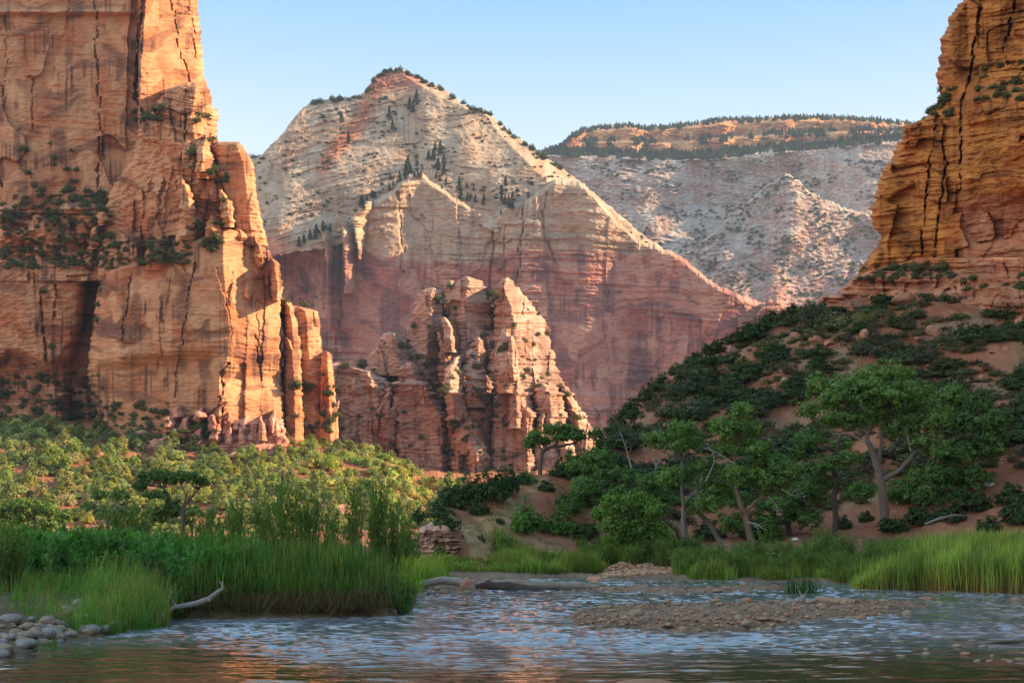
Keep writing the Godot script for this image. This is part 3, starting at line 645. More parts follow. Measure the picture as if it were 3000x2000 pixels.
func set_ground() -> void:
	var far_l := [430, 46, 700, 52, 3000, 60]
	var far_r := [500, 34, 3000, 60]
	for q in [[-3000, [10, 0.4, 20, 1, 60, 2, 200, 20, 300, 60] + [3000, 80]],
			[-600, [14, -0.5, 18, 0.1, 25, 0.8, 60, 1.2, 240, 2, 290, 6, 390, 42] + far_l],
			[0, [16, -0.5, 21, -0.25, 22.5, 0.05, 26, 0.45, 34, 0.9, 60, 1.2, 240, 2, 290, 5, 390, 38] + far_l],
			[250, [16, -0.5, 25, -0.3, 27, 0.05, 30, 0.45, 38, 1.0, 60, 1.2, 240, 2, 290, 5, 392, 37] + far_l],
			[480, [16, -0.5, 30.6, -0.3, 31, 0.15, 33.5, 0.5, 45, 1.0, 60, 1.1, 240, 2, 290, 5, 395, 36] + far_l],
			[520, [16, -0.5, 34.0, -0.35, 34.4, 0.3, 37, 0.6, 45, 1.0, 60, 1.1, 240, 2, 290, 5, 395, 36] + far_l],
			[850, [16, -0.5, 34.1, -0.35, 34.5, 0.35, 37, 0.6, 60, 1.0, 250, 2, 300, 6, 400, 35, 440, 42, 3000, 60]],
			[1130, [16, -0.5, 35.1, -0.35, 35.5, 0.3, 39, 0.5, 60, 0.8, 250, 2, 310, 8, 420, 32] + far_r],
			[1200, [16, -0.5, 37, -0.3, 38, 0.1, 44, 0.4, 60, 0.5, 90, 0.9, 250, 2, 320, 8, 430, 29] + far_r],
			[1235, [16, -0.5, 50, -0.3, 58, -0.2, 74, 0.1, 82, 0.6, 85, 1.0, 88, 1.6, 100, 1.8, 250, 2, 330, 8, 430, 26] + far_r],
			[1310, [16, -0.5, 60, -0.4, 70, -0.2, 75, 0.15, 80, 0.5, 84, 0.9, 85.5, 3.3, 93, 4.8, 102, 5.2, 114, 2, 250, 2, 340, 8, 440, 24] + far_r],
			[1450, [16, -0.5, 66, -0.4, 75, 0.1, 80, 0.5, 86, 1.1, 99, 6.8, 108, 7.2, 122, 3, 250, 3, 450, 22] + far_r],
			[1600, [16, -0.5, 70, -0.4, 78, 0.15, 84, 0.6, 90, 1.3, 104, 7.9, 110, 8.1, 126, 4, 250, 3, 450, 22] + far_r],
			[1750, [16, -0.5, 74, -0.4, 79, 0.1, 83, 0.6, 92, 1.3, 100, 4.2, 118, 10.5, 126, 11, 146, 6, 250, 4] + far_r],
			[1850, [16, -0.5, 72, -0.4, 77, 0.1, 81, 0.6, 92, 1.4, 100, 3.6, 135, 15.2, 142, 15.6, 166, 8, 260, 6] + far_r],
			[2000, [16, -0.5, 68, -0.4, 73, 0.04, 78, 0.35, 92, 1.5, 100, 3.6, 150, 22.4, 157, 22.8, 182, 12, 300, 10] + far_r],
			[2200, [16, -0.5, 65, -0.4, 71, 0.04, 76, 0.35, 90, 1.8, 100, 4.0, 160, 28.6, 176, 31.4, 202, 22, 320, 14] + far_r],
			[2400, [16, -0.5, 64, -0.4, 69, 0.04, 74, 0.35, 90, 2.0, 100, 4.4, 160, 31.2, 176, 35.6, 210, 30, 340, 16] + far_r],
			[2550, [16, -0.5, 60, -0.4, 65, 0.04, 70, 0.35, 88, 2.1, 98, 4.6, 156, 30.2, 174, 37.0, 220, 38, 360, 20] + far_r],
			[2700, [16, -0.5, 52, -0.4, 57, 0.1, 61, 0.6, 84, 2.2, 98, 5.0, 150, 28, 170, 37, 230, 40, 380, 22] + far_r],
			[3000, [16, -0.5, 46, -0.4, 52, 0.05, 56, 0.6, 80, 2.2, 95, 5.6, 140, 26, 160, 34, 230, 40, 400, 22] + far_r],
			[3500, [16, -0.5, 38, -0.3, 42, 0.1, 48, 0.8, 75, 3, 110, 20, 130, 30, 230, 40] + far_r],
			[6000, [16, -0.5, 24, 0.1, 30, 1, 60, 14, 80, 30, 120, 40] + far_r]]:
		col_px.append(q[0])
		var p := PackedVector2Array()
		for i in range(0, q[1].size(), 2): p.append(Vector2(q[1][i], q[1][i + 1]))
		cols.append(p)

func bar_mask(px: float, py: float) -> float:    # gravel bars, by their place on the water surface
	var m := -9.0
	for e in [[2010, 1812, 330, 40], [2330, 1790, 330, 26], [2580, 1775, 130, 10], [1990, 1728, 290, 9], [2230, 1722, 80, 7], [1330, 1722, 110, 15]]:
		var x: float = (px - e[0]) / e[2]
		var y: float = (py - e[1]) / e[3]
		m = maxf(m, 1.0 - x * x - y * y)
	return m

func ground_h(px: float, d: float) -> float:
	var n := col_px.size()
	var i := 0
	while i < n - 2 and px > col_px[i + 1]: i += 1
	var t := clampf((px - col_px[i]) / (col_px[i + 1] - col_px[i]), 0.0, 1.0)
	var a := lerp_list(cols[i], d)
	var b := lerp_list(cols[i + 1], d)
	var y := a + (b - a) * t
	var x := (px - 1500.0) * d / F
	var w := n_low.get_noise_2d(x * 0.05, d * 0.05)
	if d > 80.0: y += 1.3 * w * sstep(80, 130, d) * sstep(-0.5, 3.0, y) + 0.35 * n_fine.get_noise_2d(x * 0.22, d * 0.22)
	if d < 90.0:
		var py := HY + EYE * F / d
		var m := bar_mask(px + 30.0 * n_low.get_noise_2d(x * 0.4, d * 0.3), py + 6.0 * n_low.get_noise_2d(x * 0.5 + 9.0, d * 0.5))
		var rise := clampf(m * 0.35, -0.4, 0.07) + 0.07 * n_fine.get_noise_2d(x * 1.1, d * 1.1)
		if m > -1.0 and y < 0.2: y = maxf(y, rise)
		y += 0.05 * n_fine.get_noise_2d(x * 1.3, d * 1.3)
	return y

func ground_at(x: float, z: float) -> float:
	var d := maxf(-z, 8.0)
	return ground_h(1500.0 + x * F / d, d)

func ground_color(px: float, d: float, y: float) -> Color:
	var x := (px - 1500.0) * d / F
	var n := n_fbm.get_noise_2d(x * 0.12, d * 0.12)
	var f := n_fine.get_noise_2d(x * 0.9, d * 0.9)
	var red := mixc(Color(0.25, 0.09, 0.043), Color(0.32, 0.145, 0.08), 0.5 + n)
	var sand := mixc(Color(0.17, 0.11, 0.07), Color(0.25, 0.17, 0.115), 0.5 + n)
	var c := mixc(sand, red, sstep(1.6, 3.2, y + 0.8 * n))
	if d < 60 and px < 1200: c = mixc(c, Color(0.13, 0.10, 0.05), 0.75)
	if d > 80 and d < 130 and px > 1180 and px < 1800:      # the dry grass on the mound
		c = mixc(red, Color(0.46, 0.29, 0.15), sstep(-0.25, 0.15, n_low.get_noise_2d(x * 0.16 + d * 0.05, d * 0.09)))
	if d > 100 and d < 230 and px > 1750: c = mixc(red, Color(0.27, 0.165, 0.095), sstep(-0.1, 0.4, n_low.get_noise_2d(x * 0.07, d * 0.07 + 4.0)))
	if y < 0.02: c = mixc(c, Color(0.12, 0.085, 0.045), 0.8)
	var g := 1.0 + 0.18 * f
	return Color(c.r * g, c.g * g, c.b * g)

func build_ground() -> void:
	var ds := PackedFloat32Array()
	var py := 2120.0
	while py > 1690.0:
		ds.append(flat_d(py))
		py -= 3.4
	var d := flat_d(1690.0)
	while d < 240.0:
		d += 0.9 if d < 190 else 2.5
		ds.append(d)
	while d < 450.0:
		d += 2.0
		ds.append(d)
	while d < 2500.0:
		d *= 1.16
		ds.append(d)
	var ps := PackedFloat32Array()
	var p := -12000.0
	while p < 15000.0:
		ps.append(p)
		p += 10.0 if p > -90 and p < 3090 else 120.0 if p > -900 and p < 4000 else 900.0
	var np := ps.size()
	var v := PackedVector3Array()
	var c := PackedColorArray()
	v.resize(ds.size() * np)
	c.resize(ds.size() * np)
	for i in ds.size():
		for j in np:
			var y := ground_h(ps[j], ds[i])
			if i == ds.size() - 1: y = 20.0
			v[i * np + j] = Vector3(clampf((ps[j] - 1500.0) * ds[i] / F, -950.0, 950.0), y, -ds[i])
			c[i * np + j] = ground_color(ps[j], ds[i], y)
	var idx := PackedInt32Array()
	idx.resize((ds.size() - 1) * (np - 1) * 6)
	var t := 0
	for i in ds.size() - 1:
		for j in np - 1:
			var q := i * np + j
			idx[t] = q
			idx[t + 1] = q + np
			idx[t + 2] = q + 1
			idx[t + 3] = q + 1
			idx[t + 4] = q + np
			idx[t + 5] = q + np + 1
			t += 6
	var o := mesh_obj("ground", arrays_mesh(v, idx, c), mats.soil)
	tag(o, "red soil valley floor, slopes and river banks", "ground", "", "structure")

func build_water() -> void:
	# the river: long smooth swells by the viewer, short steep riffles over the shallows
	var v := PackedVector3Array()
	var nr := PackedVector3Array()
	var cs := PackedColorArray()
	var idx := PackedInt32Array()
	var ds := PackedFloat32Array()
	var d := 4.0
	while d < 15.0:
		ds.append(d)
		d += 1.0
	var py := 2080.0
	while py > 1680.0:
		ds.append(flat_d(py))
		py -= 1.15
	ds.append(95.0)
	var np := 440
	var rip := noise(41, FastNoiseLite.TYPE_SIMPLEX, 3, 0.55, 2.1)
	var slow := noise(42, FastNoiseLite.TYPE_SIMPLEX, 2)
	var wide := noise(43, FastNoiseLite.TYPE_SIMPLEX, 2)
	var hgt := func(x: float, z: float) -> float:
		var q := -z
		var p := 1500.0 + x * F / q
		var row := HY + EYE * F / q
		var calm := sstep(1850, 1960, row + 18.0 * wide.get_noise_2d(x * 0.3, z * 0.3) - 30.0 * sstep(2400, 1900, p) + 60.0 * sstep(1100, 500, p))
		var rough := (1.0 - calm) * clampf(0.75 + 0.8 * wide.get_noise_2d(x * 0.22, z * 0.1), 0.15, 1.4)
		return (0.010 + 0.040 * rough) * rip.get_noise_2d(x * 0.6 + 0.25 * z, z * 1.6) + 0.014 * (0.3 + calm) * slow.get_noise_2d(x * 0.35, z * 0.9)
	for i in ds.size():
		for j in np:
			var px := -260.0 + 3520.0 * j / (np - 1)
			var x := (px - 1500.0) * ds[i] / F
			var z := -ds[i]
			var h: float = hgt.call(x, z)
			var hx: float = hgt.call(x + 0.03, z)
			var hz: float = hgt.call(x, z + 0.03)
			v.append(Vector3(x, h, z))
			# pale sky reflection painted into the colour of the riffles, silty brown-green elsewhere
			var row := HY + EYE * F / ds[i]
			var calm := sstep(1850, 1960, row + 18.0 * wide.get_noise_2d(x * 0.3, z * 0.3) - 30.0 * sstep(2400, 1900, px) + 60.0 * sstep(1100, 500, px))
			var sky_sheen := (1.0 - calm) * (0.5 + 0.5 * sstep(-0.2, 0.5, rip.get_noise_2d(x * 0.6 + 0.25 * z, z * 1.6) + 0.5 * wide.get_noise_2d(x * 0.35, z * 0.25)))
			cs.append(Color(0.055, 0.046, 0.022).lerp(Color(0.44, 0.50, 0.57), 0.62 * sky_sheen))
			nr.append(Vector3((h - hx) / 0.03, 1.0, (h - hz) / 0.03).normalized())
	for i in ds.size() - 1:
		for j in np - 1:
			var q := i * np + j
			idx.append_array(PackedInt32Array([q, q + np, q + 1, q + 1, q + np, q + np + 1]))
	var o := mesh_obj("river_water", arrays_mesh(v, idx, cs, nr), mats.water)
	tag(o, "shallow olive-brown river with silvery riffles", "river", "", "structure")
# ------------------------------------------------------------------ plants
func hit(px: float, py: float, near := 60.0, far := 460.0) -> float:   # where a line of sight meets the ground
	var d := near
	while d < far:
		var y := ground_h(px, d)
		if HY - (y - EYE) * F / d <= py: return d
		d += 0.6 if d < 200.0 else 1.5
	return far

class Leaves:
	var v := PackedVector3Array()
	var c := PackedColorArray()
	var i := PackedInt32Array()
	func kite(p: Vector3, along: Vector3, across: Vector3, col: Color) -> void:
		var n := v.size()
		v.append(p)
		v.append(p + along * 0.45 + across)
		v.append(p + along)
		v.append(p + along * 0.45 - across)
		c.append(col)
		c.append(col)
		c.append(col)
		c.append(col)
		i.append(n)
		i.append(n + 1)
		i.append(n + 2)
		i.append(n)
		i.append(n + 2)
		i.append(n + 3)

func rand_dir() -> Vector3:
	var z := rng.randf_range(-1.0, 1.0)
	var a := rng.randf() * TAU
	var r := sqrt(1.0 - z * z)
	return Vector3(r * cos(a), z, r * sin(a))

func jitter(c: Color, k: float) -> Color:
	var g := 1.0 + rng.randf_range(-k, k)
	var h := rng.randf_range(-0.5, 0.5) * k
	return Color(c.r * g * (1.0 + h), c.g * g, c.b * g * (1.0 - 0.5 * h))

func leaf_clump(L: Leaves, at: Vector3, r: float, n: int, size: float, col: Color, slim := 0.32, out := Vector3.ZERO) -> void:
	# leaves turn their faces outwards and up to the light, with much scatter
	for k in n:
		var q := rand_dir()
		var p := at + Vector3(q.x, q.y * 0.8, q.z) * r * pow(rng.randf(), 0.4)
		var face := (out * 0.9 + Vector3(0, 0.35, 0) + q * 0.35 + rand_dir() * 0.75).normalized()
		var al := face.cross(rand_dir()).normalized()
		var ac := face.cross(al)
		var s := size * rng.randf_range(0.7, 1.3)
		L.kite(p - al * s * 0.5, al * s, ac * s * slim, jitter(col, 0.22))

func tube(v: PackedVector3Array, c: PackedColorArray, idx: PackedInt32Array, pts: Array, radii: Array, col: Color, sides := 6, rough := 0.0) -> void:
	var first := v.size()
	var n := pts.size()
	for k in n:
		var dir: Vector3 = (pts[mini(k + 1, n - 1)] - pts[maxi(k - 1, 0)]).normalized()
		var u := dir.cross(Vector3(0.31, 0.2, 0.93)).normalized()
		var w := dir.cross(u).normalized()
		for s in sides:
			var a := TAU * s / sides
			var rr: float = radii[k] * (1.0 + rough * rng.randf_range(-1, 1))
			v.append(pts[k] + (u * cos(a) + w * sin(a)) * rr)
			c.append(jitter(col, 0.18))
	for k in n - 1:
		for s in sides:
			var a := first + k * sides + s
			var b := first + k * sides + (s + 1) % sides
			idx.append_array(PackedInt32Array([a, b, a + sides, a + sides, b, b + sides]))
	for e in [0, n - 1]:
		var m := v.size()
		v.append(pts[e])
		c.append(col)
		for s in sides:
			idx.append_array(PackedInt32Array([m, first + e * sides + s, first + e * sides + (s + 1) % sides]))

func bend_path(a: Vector3, b: Vector3, n: int, wob: float) -> Array:
	var out := []
	for k in n + 1:
		var t := float(k) / n
		out.append(a.lerp(b, t) + (rand_dir() * wob if k > 0 and k < n else Vector3.ZERO))
	return out

# a bush in a unit box: a few stems and clumps of leaves heaped round them
func shrub_mesh(col: Color, clumps: int, per: int, leaf: float, kind := 0, stems: Array = []) -> ArrayMesh:
	var L := Leaves.new()
	var wood := Color(0.13, 0.095, 0.07)
	for k in 4 + rng.randi() % 3:
		var tip := Vector3(rng.randf_range(-0.3, 0.3), rng.randf_range(0.45, 0.8), rng.randf_range(-0.3, 0.3))
		tube(L.v, L.c, L.i, bend_path(Vector3(tip.x * 0.15, -0.06, tip.z * 0.15), tip, 3, 0.03), [0.03, 0.022, 0.014, 0.006], wood, 4)
	if stems.size():
		stems.append(arrays_mesh(L.v, L.i, L.c))
		L = Leaves.new()
	for k in clumps:
		var q := rand_dir()
		var p: Vector3
		if kind == 1:        # upright juniper: narrower towards its top
			var h := pow(rng.randf(), 0.8)
			var r := 0.44 * sqrt(1.0 - h) * sqrt(rng.randf())
			p = Vector3(cos(q.x * 9.0) * r, 0.1 + 0.86 * h, sin(q.x * 9.0) * r)
		else:
			q.y = absf(q.y)
			var r := pow(rng.randf(), 0.33)
			p = Vector3(q.x * 0.44 * r, 0.16 + 0.68 * q.y * r, q.z * 0.44 * r)
			p.y *= 0.75 + 0.35 * n_low.get_noise_2d(p.x * 3.0 + clumps, p.z * 3.0 + k % 2)
		leaf_clump(L, p, rng.randf_range(0.07, 0.13), per, leaf, jitter(col, 0.28), 0.38, (p - Vector3(0, 0.25, 0)).normalized())
	return arrays_mesh(L.v, L.i, L.c)

# a slender upright willow: rods with narrow leaves
func willow_mesh(col: Color, rods: int, per: int, leaf: float, stems: Array = []) -> ArrayMesh:
	var L := Leaves.new()
	var W := Leaves.new() if stems.size() else L
	for k in rods:
		var a := rng.randf() * TAU
		var sp := rng.randf_range(0.05, 0.42)
		var top := Vector3(cos(a) * sp, rng.randf_range(0.42, 1.0), sin(a) * sp)
		var root := Vector3(cos(a) * sp * 0.3, -0.03, sin(a) * sp * 0.3)
		var pts := bend_path(root, top, 4, 0.02)
		tube(W.v, W.c, W.i, pts, [0.011, 0.009, 0.007, 0.005, 0.002], Color(0.17, 0.13, 0.07), 3)
		for q in per:
			var t := pow(rng.randf(), 0.7)
			if t < 0.16: continue
			var p := root.lerp(top, t) + rand_dir() * 0.035
			var al := (rand_dir() + Vector3(0, 0.9, 0)).normalized()
			var s := leaf * rng.randf_range(0.7, 1.3)
			L.kite(p, al * s, al.cross(rand_dir()).normalized() * s * 0.15, jitter(col, 0.25))
	if stems.size(): stems.append(arrays_mesh(W.v, W.i, W.c))
	return arrays_mesh(L.v, L.i, L.c)

func conifer_mesh(col: Color) -> ArrayMesh:
	var L := Leaves.new()
	tube(L.v, L.c, L.i, [Vector3(0, -0.05, 0), Vector3(0, 0.5, 0), Vector3(0, 0.97, 0)], [0.025, 0.016, 0.004], Color(0.12, 0.08, 0.055), 4)
	var h := 0.12
	while h < 0.97:
		var r := 0.25 * (1.0 - h) * rng.randf_range(0.7, 1.2) + 0.03
		for k in 7:
			var a := rng.randf() * TAU
			var dir := Vector3(cos(a), rng.randf_range(-0.35, 0.15), sin(a))
			leaf_clump(L, Vector3(0, h, 0) + dir * r * 0.6, r * 0.4, 5, 0.085, jitter(col, 0.25), 0.3, Vector3(dir.x, 0.3, dir.z))
		h += 0.055
	return arrays_mesh(L.v, L.i, L.c)

# blades standing in a tuft one metre wide and one metre tall
func tuft_mesh(col: Color, tip: Color, blades: int, wide: float, lean: float, spread := 0.5, heads := 0, foot := Color(0, 0, 0, 0)) -> ArrayMesh:
	var L := Leaves.new()
	for k in blades:
		var a := rng.randf() * TAU
		var r := spread * sqrt(rng.randf())
		var p := Vector3(cos(a) * r, -0.02, sin(a) * r)
		var b := rng.randf() * TAU
		var out := Vector3(cos(b), 0, sin(b)) * lean * rng.randf()
		var h := rng.randf_range(0.35, 1.0)
		var side := Vector3(cos(b + 1.57), 0, sin(b + 1.57)) * wide * rng.randf_range(0.7, 1.3)
		var m := p + Vector3(0, h * 0.62, 0) + out * 0.35
		var t := p + Vector3(0, h * rng.randf_range(0.88, 1.0), 0) + out
		var n := L.v.size()
		var cc := jitter(col, 0.25)
		var ct := jitter(tip, 0.25)
		L.v.append_array(PackedVector3Array([p - side, p + side, m - side * 0.8, m + side * 0.8, t]))
		var cb := jitter(foot, 0.25) if foot.a > 0.0 else cc
		L.c.append_array(PackedColorArray([cb, cb, cc, cc, ct]))
		L.i.append_array(PackedInt32Array([n, n + 1, n + 2, n + 2, n + 1, n + 3, n + 2, n + 3, n + 4]))
		if k < heads:
			for q in 5: L.kite(t + rand_dir() * 0.02 - Vector3(0, 0.02 * q, 0), rand_dir() * 0.045, rand_dir() * 0.012, Color(0.30, 0.22, 0.13))
	return arrays_mesh(L.v, L.i, L.c)

func scatter(called: String, label: String, category: String, ms: Array, mat: Material, places: Array, tints: Array) -> void:
	# one mass that nobody could count: a few meshes on many places
	var root := base(called)
	tag(root, label, category, "", "stuff")
	for q in ms.size():
		var mine := []
		for k in range(q, places.size(), ms.size()): mine.append(k)
		if mine.is_empty(): continue
		var mm := MultiMesh.new()
		mm.transform_format = MultiMesh.TRANSFORM_3D
		mm.use_colors = true
		mm.mesh = ms[q]
		mm.instance_count = mine.size()
		for k in mine.size():
			mm.set_instance_transform(k, places[mine[k]])
			mm.set_instance_color(k, tints[mine[k]])
		var o := MultiMeshInstance3D.new()
		o.name = called.trim_suffix("s") + "_mass"
		o.multimesh = mm
		o.material_override = mat
		o.set_meta("kind", "stuff")
		root.add_child(o, true)

func placed(p: Vector3, w: float, h: float, turn: float, lean := Vector3.ZERO) -> Transform3D:
	var b := Basis(Vector3.UP, turn).scaled(Vector3(w, h, w))
	if lean != Vector3.ZERO: b = Basis(lean.normalized(), lean.length()) * b
	return Transform3D(b, p)

func bush(called: String, m: Mesh, mat: Material, p: Vector3, w: float, h: float, label: String, category: String, group: String) -> MeshInstance3D:
	var o := mesh_obj(called, m, mat)
	o.transform = placed(p, w, h, rng.randf() * TAU)
	tag(o, label, category, group)
	return o

# a near bush: its stems and its leaves are parts
func bush2(called: String, pair: Array, mat: Material, p: Vector3, w: float, h: float, label: String, category: String, group: String) -> void:
	var o := base(called)
	o.transform = placed(p, w, h, rng.randf() * TAU)
	tag(o, label, category, group)
	mesh_obj("stems", pair[1], mats.bark, o)
	mesh_obj("crown", pair[0], mat, o).set_meta("kind", "stuff")

func pair_of(m: Callable) -> Array:
	var st := [0]
	var leaves: ArrayMesh = m.call(st)
	return [leaves, st[1]]

# a tree drawn from its limbs and its masses of leaves, all given as photo points at the tree's own distance
func tree(called: String, label: String, category: String, group: String, d: float, limbs: Array, blobs: Array, col: Color, o := {}) -> void:
	var k := d / F
	var p0: Vector2 = Vector2(limbs[0][0], limbs[0][1])
	var foot := at_px(p0.x, p0.y, d)
	foot.y = ground_at(foot.x, foot.z) - 0.05
	var root := base(called, foot)
	tag(root, label, category, group)
	var wood: Color = o.get("wood", Color(0.15, 0.115, 0.09))
	var tv := PackedVector3Array()
	var tc := PackedColorArray()
	var ti := PackedInt32Array()
	var nodes := []
	for li in limbs.size():
		var l: Array = limbs[li]           # px, py, depth offset m, radius m ...
		var pts := []
		var rad := []
		for q in range(0, l.size(), 4):
			var p := at_px(l[q], l[q + 1], d) + Vector3(0, 0, -l[q + 2]) - foot
			if li == 0 and q == 0: p.y = -0.1
			pts.append(p)
			rad.append(l[q + 3])
		# finer, with slight knees
		var fp := []
		var fr := []
		for q in pts.size() - 1:
			for s in 3:
				var t := s / 3.0
				fp.append((pts[q] as Vector3).lerp(pts[q + 1], t) + (rand_dir() * rad[q] * 0.35 if s > 0 else Vector3.ZERO))
				fr.append(lerpf(rad[q], rad[q + 1], t))
		fp.append(pts[pts.size() - 1])
		fr.append(rad[rad.size() - 1])
		var lv := PackedVector3Array()
		var lc := PackedColorArray()
		var lx := PackedInt32Array()
		tube(lv, lc, lx, fp, fr, wood, 8, 0.08)
		mesh_obj("trunk" if li == 0 else "limb", smoothed(arrays_mesh(lv, lx, lc)), mats.bark, root)
		nodes.append_array(fp)
	var L := Leaves.new()
	var leaf: float = o.get("leaf", 0.17) * 1.1
	var dens: float = o.get("dens", 1.0)
	for bl in blobs:
		var c: Vector3 = at_px(bl[0], bl[1], d) + Vector3(0, 0, -(bl[4] if bl.size() > 4 else rng.randf_range(-1.2, 1.2))) - foot
		var rx: float = bl[2] * k * 1.14
		var ry: float = bl[3] * k * 1.14
		var best: Vector3 = nodes[0]
		for q in nodes:
			if (q - c).length() < (best - c).length(): best = q
		# boughs reach into the mass and divide
		var boughs := []
		for q in 5:
			var e := c + Vector3(rng.randf_range(-0.75, 0.75) * rx, rng.randf_range(-0.3, 0.7) * ry, rng.randf_range(-0.7, 0.7) * rx)
			var path := bend_path(best, e, 4, 0.10 * rx)
			tube(tv, tc, ti, path, [0.05, 0.04, 0.03, 0.02, 0.008], wood, 4)
			boughs.append(e)
		var n := int(o.get("clumps", 46) * maxf(0.4, rx * ry / 2.2) * dens * 4.2)
		for q in n:
			var dir := rand_dir()
			var r := pow(rng.randf(), 0.45)
			var lump := 0.78 + 0.34 * n_fine.get_noise_3d(dir.x * 1.6 + bl[0], dir.y * 1.6, dir.z * 1.6 + bl[1])
			var p := c + Vector3(dir.x * rx, dir.y * ry, dir.z * rx) * r * lump
			if dir.y < -0.35 and rng.randf() < 0.55: continue
			var cc := jitter(col, 0.22)
			leaf_clump(L, p, rng.randf_range(0.22, 0.42), 17, leaf, cc, 0.4, dir)
	for tw in o.get("snags", []):             # bare dead branches
		var pts := []
		var rad := []
		for q in range(0, tw.size(), 3):
			pts.append(at_px(tw[q], tw[q + 1], d - 0.6) - foot)
			rad.append(tw[q + 2])
		var sv := PackedVector3Array()
		var sc := PackedColorArray()
		var sx := PackedInt32Array()
		tube(sv, sc, sx, pts, rad, Color(0.38, 0.34, 0.30), 5, 0.1)
		for q in 7:
			var from: Vector3 = (pts[0] as Vector3).lerp(pts[pts.size() - 1], rng.randf_range(0.35, 1.0))
			var dirv := (rand_dir() + ((pts[pts.size() - 1] - pts[0]) as Vector3).normalized()).normalized()
			tube(sv, sc, sx, bend_path(from, from + dirv * rng.randf_range(0.4, 0.9), 3, 0.08), [0.022, 0.016, 0.012, 0.006], Color(0.38, 0.34, 0.30), 4)
		mesh_obj("dead_branch", arrays_mesh(sv, sx, sc), mats.bark, root)
	if tv.size(): mesh_obj("boughs", arrays_mesh(tv, ti, tc), mats.bark, root)
	var cr := mesh_obj("crown", arrays_mesh(L.v, L.i, L.c), mats.leaf, root)
	cr.set_meta("kind", "stuff")

var shrubs_olive := []
var shrubs_dark := []
var shrubs_grey := []
var shrubs_ledge := []
var junipers := []
var conifers := []
var willows := []
var bank_dark := []
var bank_green := []

func make_kinds() -> void:
	for c in [Color(0.46, 0.44, 0.16), Color(0.36, 0.40, 0.16), Color(0.50, 0.51, 0.15), Color(0.31, 0.35, 0.15), Color(0.45, 0.40, 0.20)]: shrubs_olive.append(shrub_mesh(c, 80, 16, 0.07))
	for c in [Color(0.35, 0.37, 0.14), Color(0.27, 0.31, 0.13), Color(0.39, 0.37, 0.16), Color(0.31, 0.37, 0.12)]: junipers.append(shrub_mesh(c, 80, 16, 0.07, 1))
	for k in 4: shrubs_dark.append(shrub_mesh(Color(0.06, 0.10, 0.035), 70, 14, 0.085))
	for c in [Color(0.115, 0.14, 0.085), Color(0.09, 0.12, 0.06), Color(0.15, 0.135, 0.085), Color(0.08, 0.125, 0.05), Color(0.13, 0.16, 0.075)]: shrubs_grey.append(shrub_mesh(c, 70, 14, 0.065))
	for c in [Color(0.15, 0.175, 0.075), Color(0.12, 0.155, 0.06), Color(0.17, 0.18, 0.08), Color(0.13, 0.165, 0.07)]: shrubs_ledge.append(shrub_mesh(c, 70, 14, 0.08))
	for k in 4: conifers.append(conifer_mesh(Color(0.05, 0.07, 0.035)))
	for k in 5: willows.append(pair_of(func(st): return willow_mesh(Color(0.15, 0.24, 0.055), 34, 50, 0.085, st)))
	for k in 4: bank_dark.append(pair_of(func(st): return shrub_mesh(Color(0.06, 0.105, 0.035), 90, 16, 0.08, 0, st)))
	for k in 4: bank_green.append(pair_of(func(st): return shrub_mesh(Color(0.11, 0.22, 0.04), 90, 16, 0.075, 0, st)))

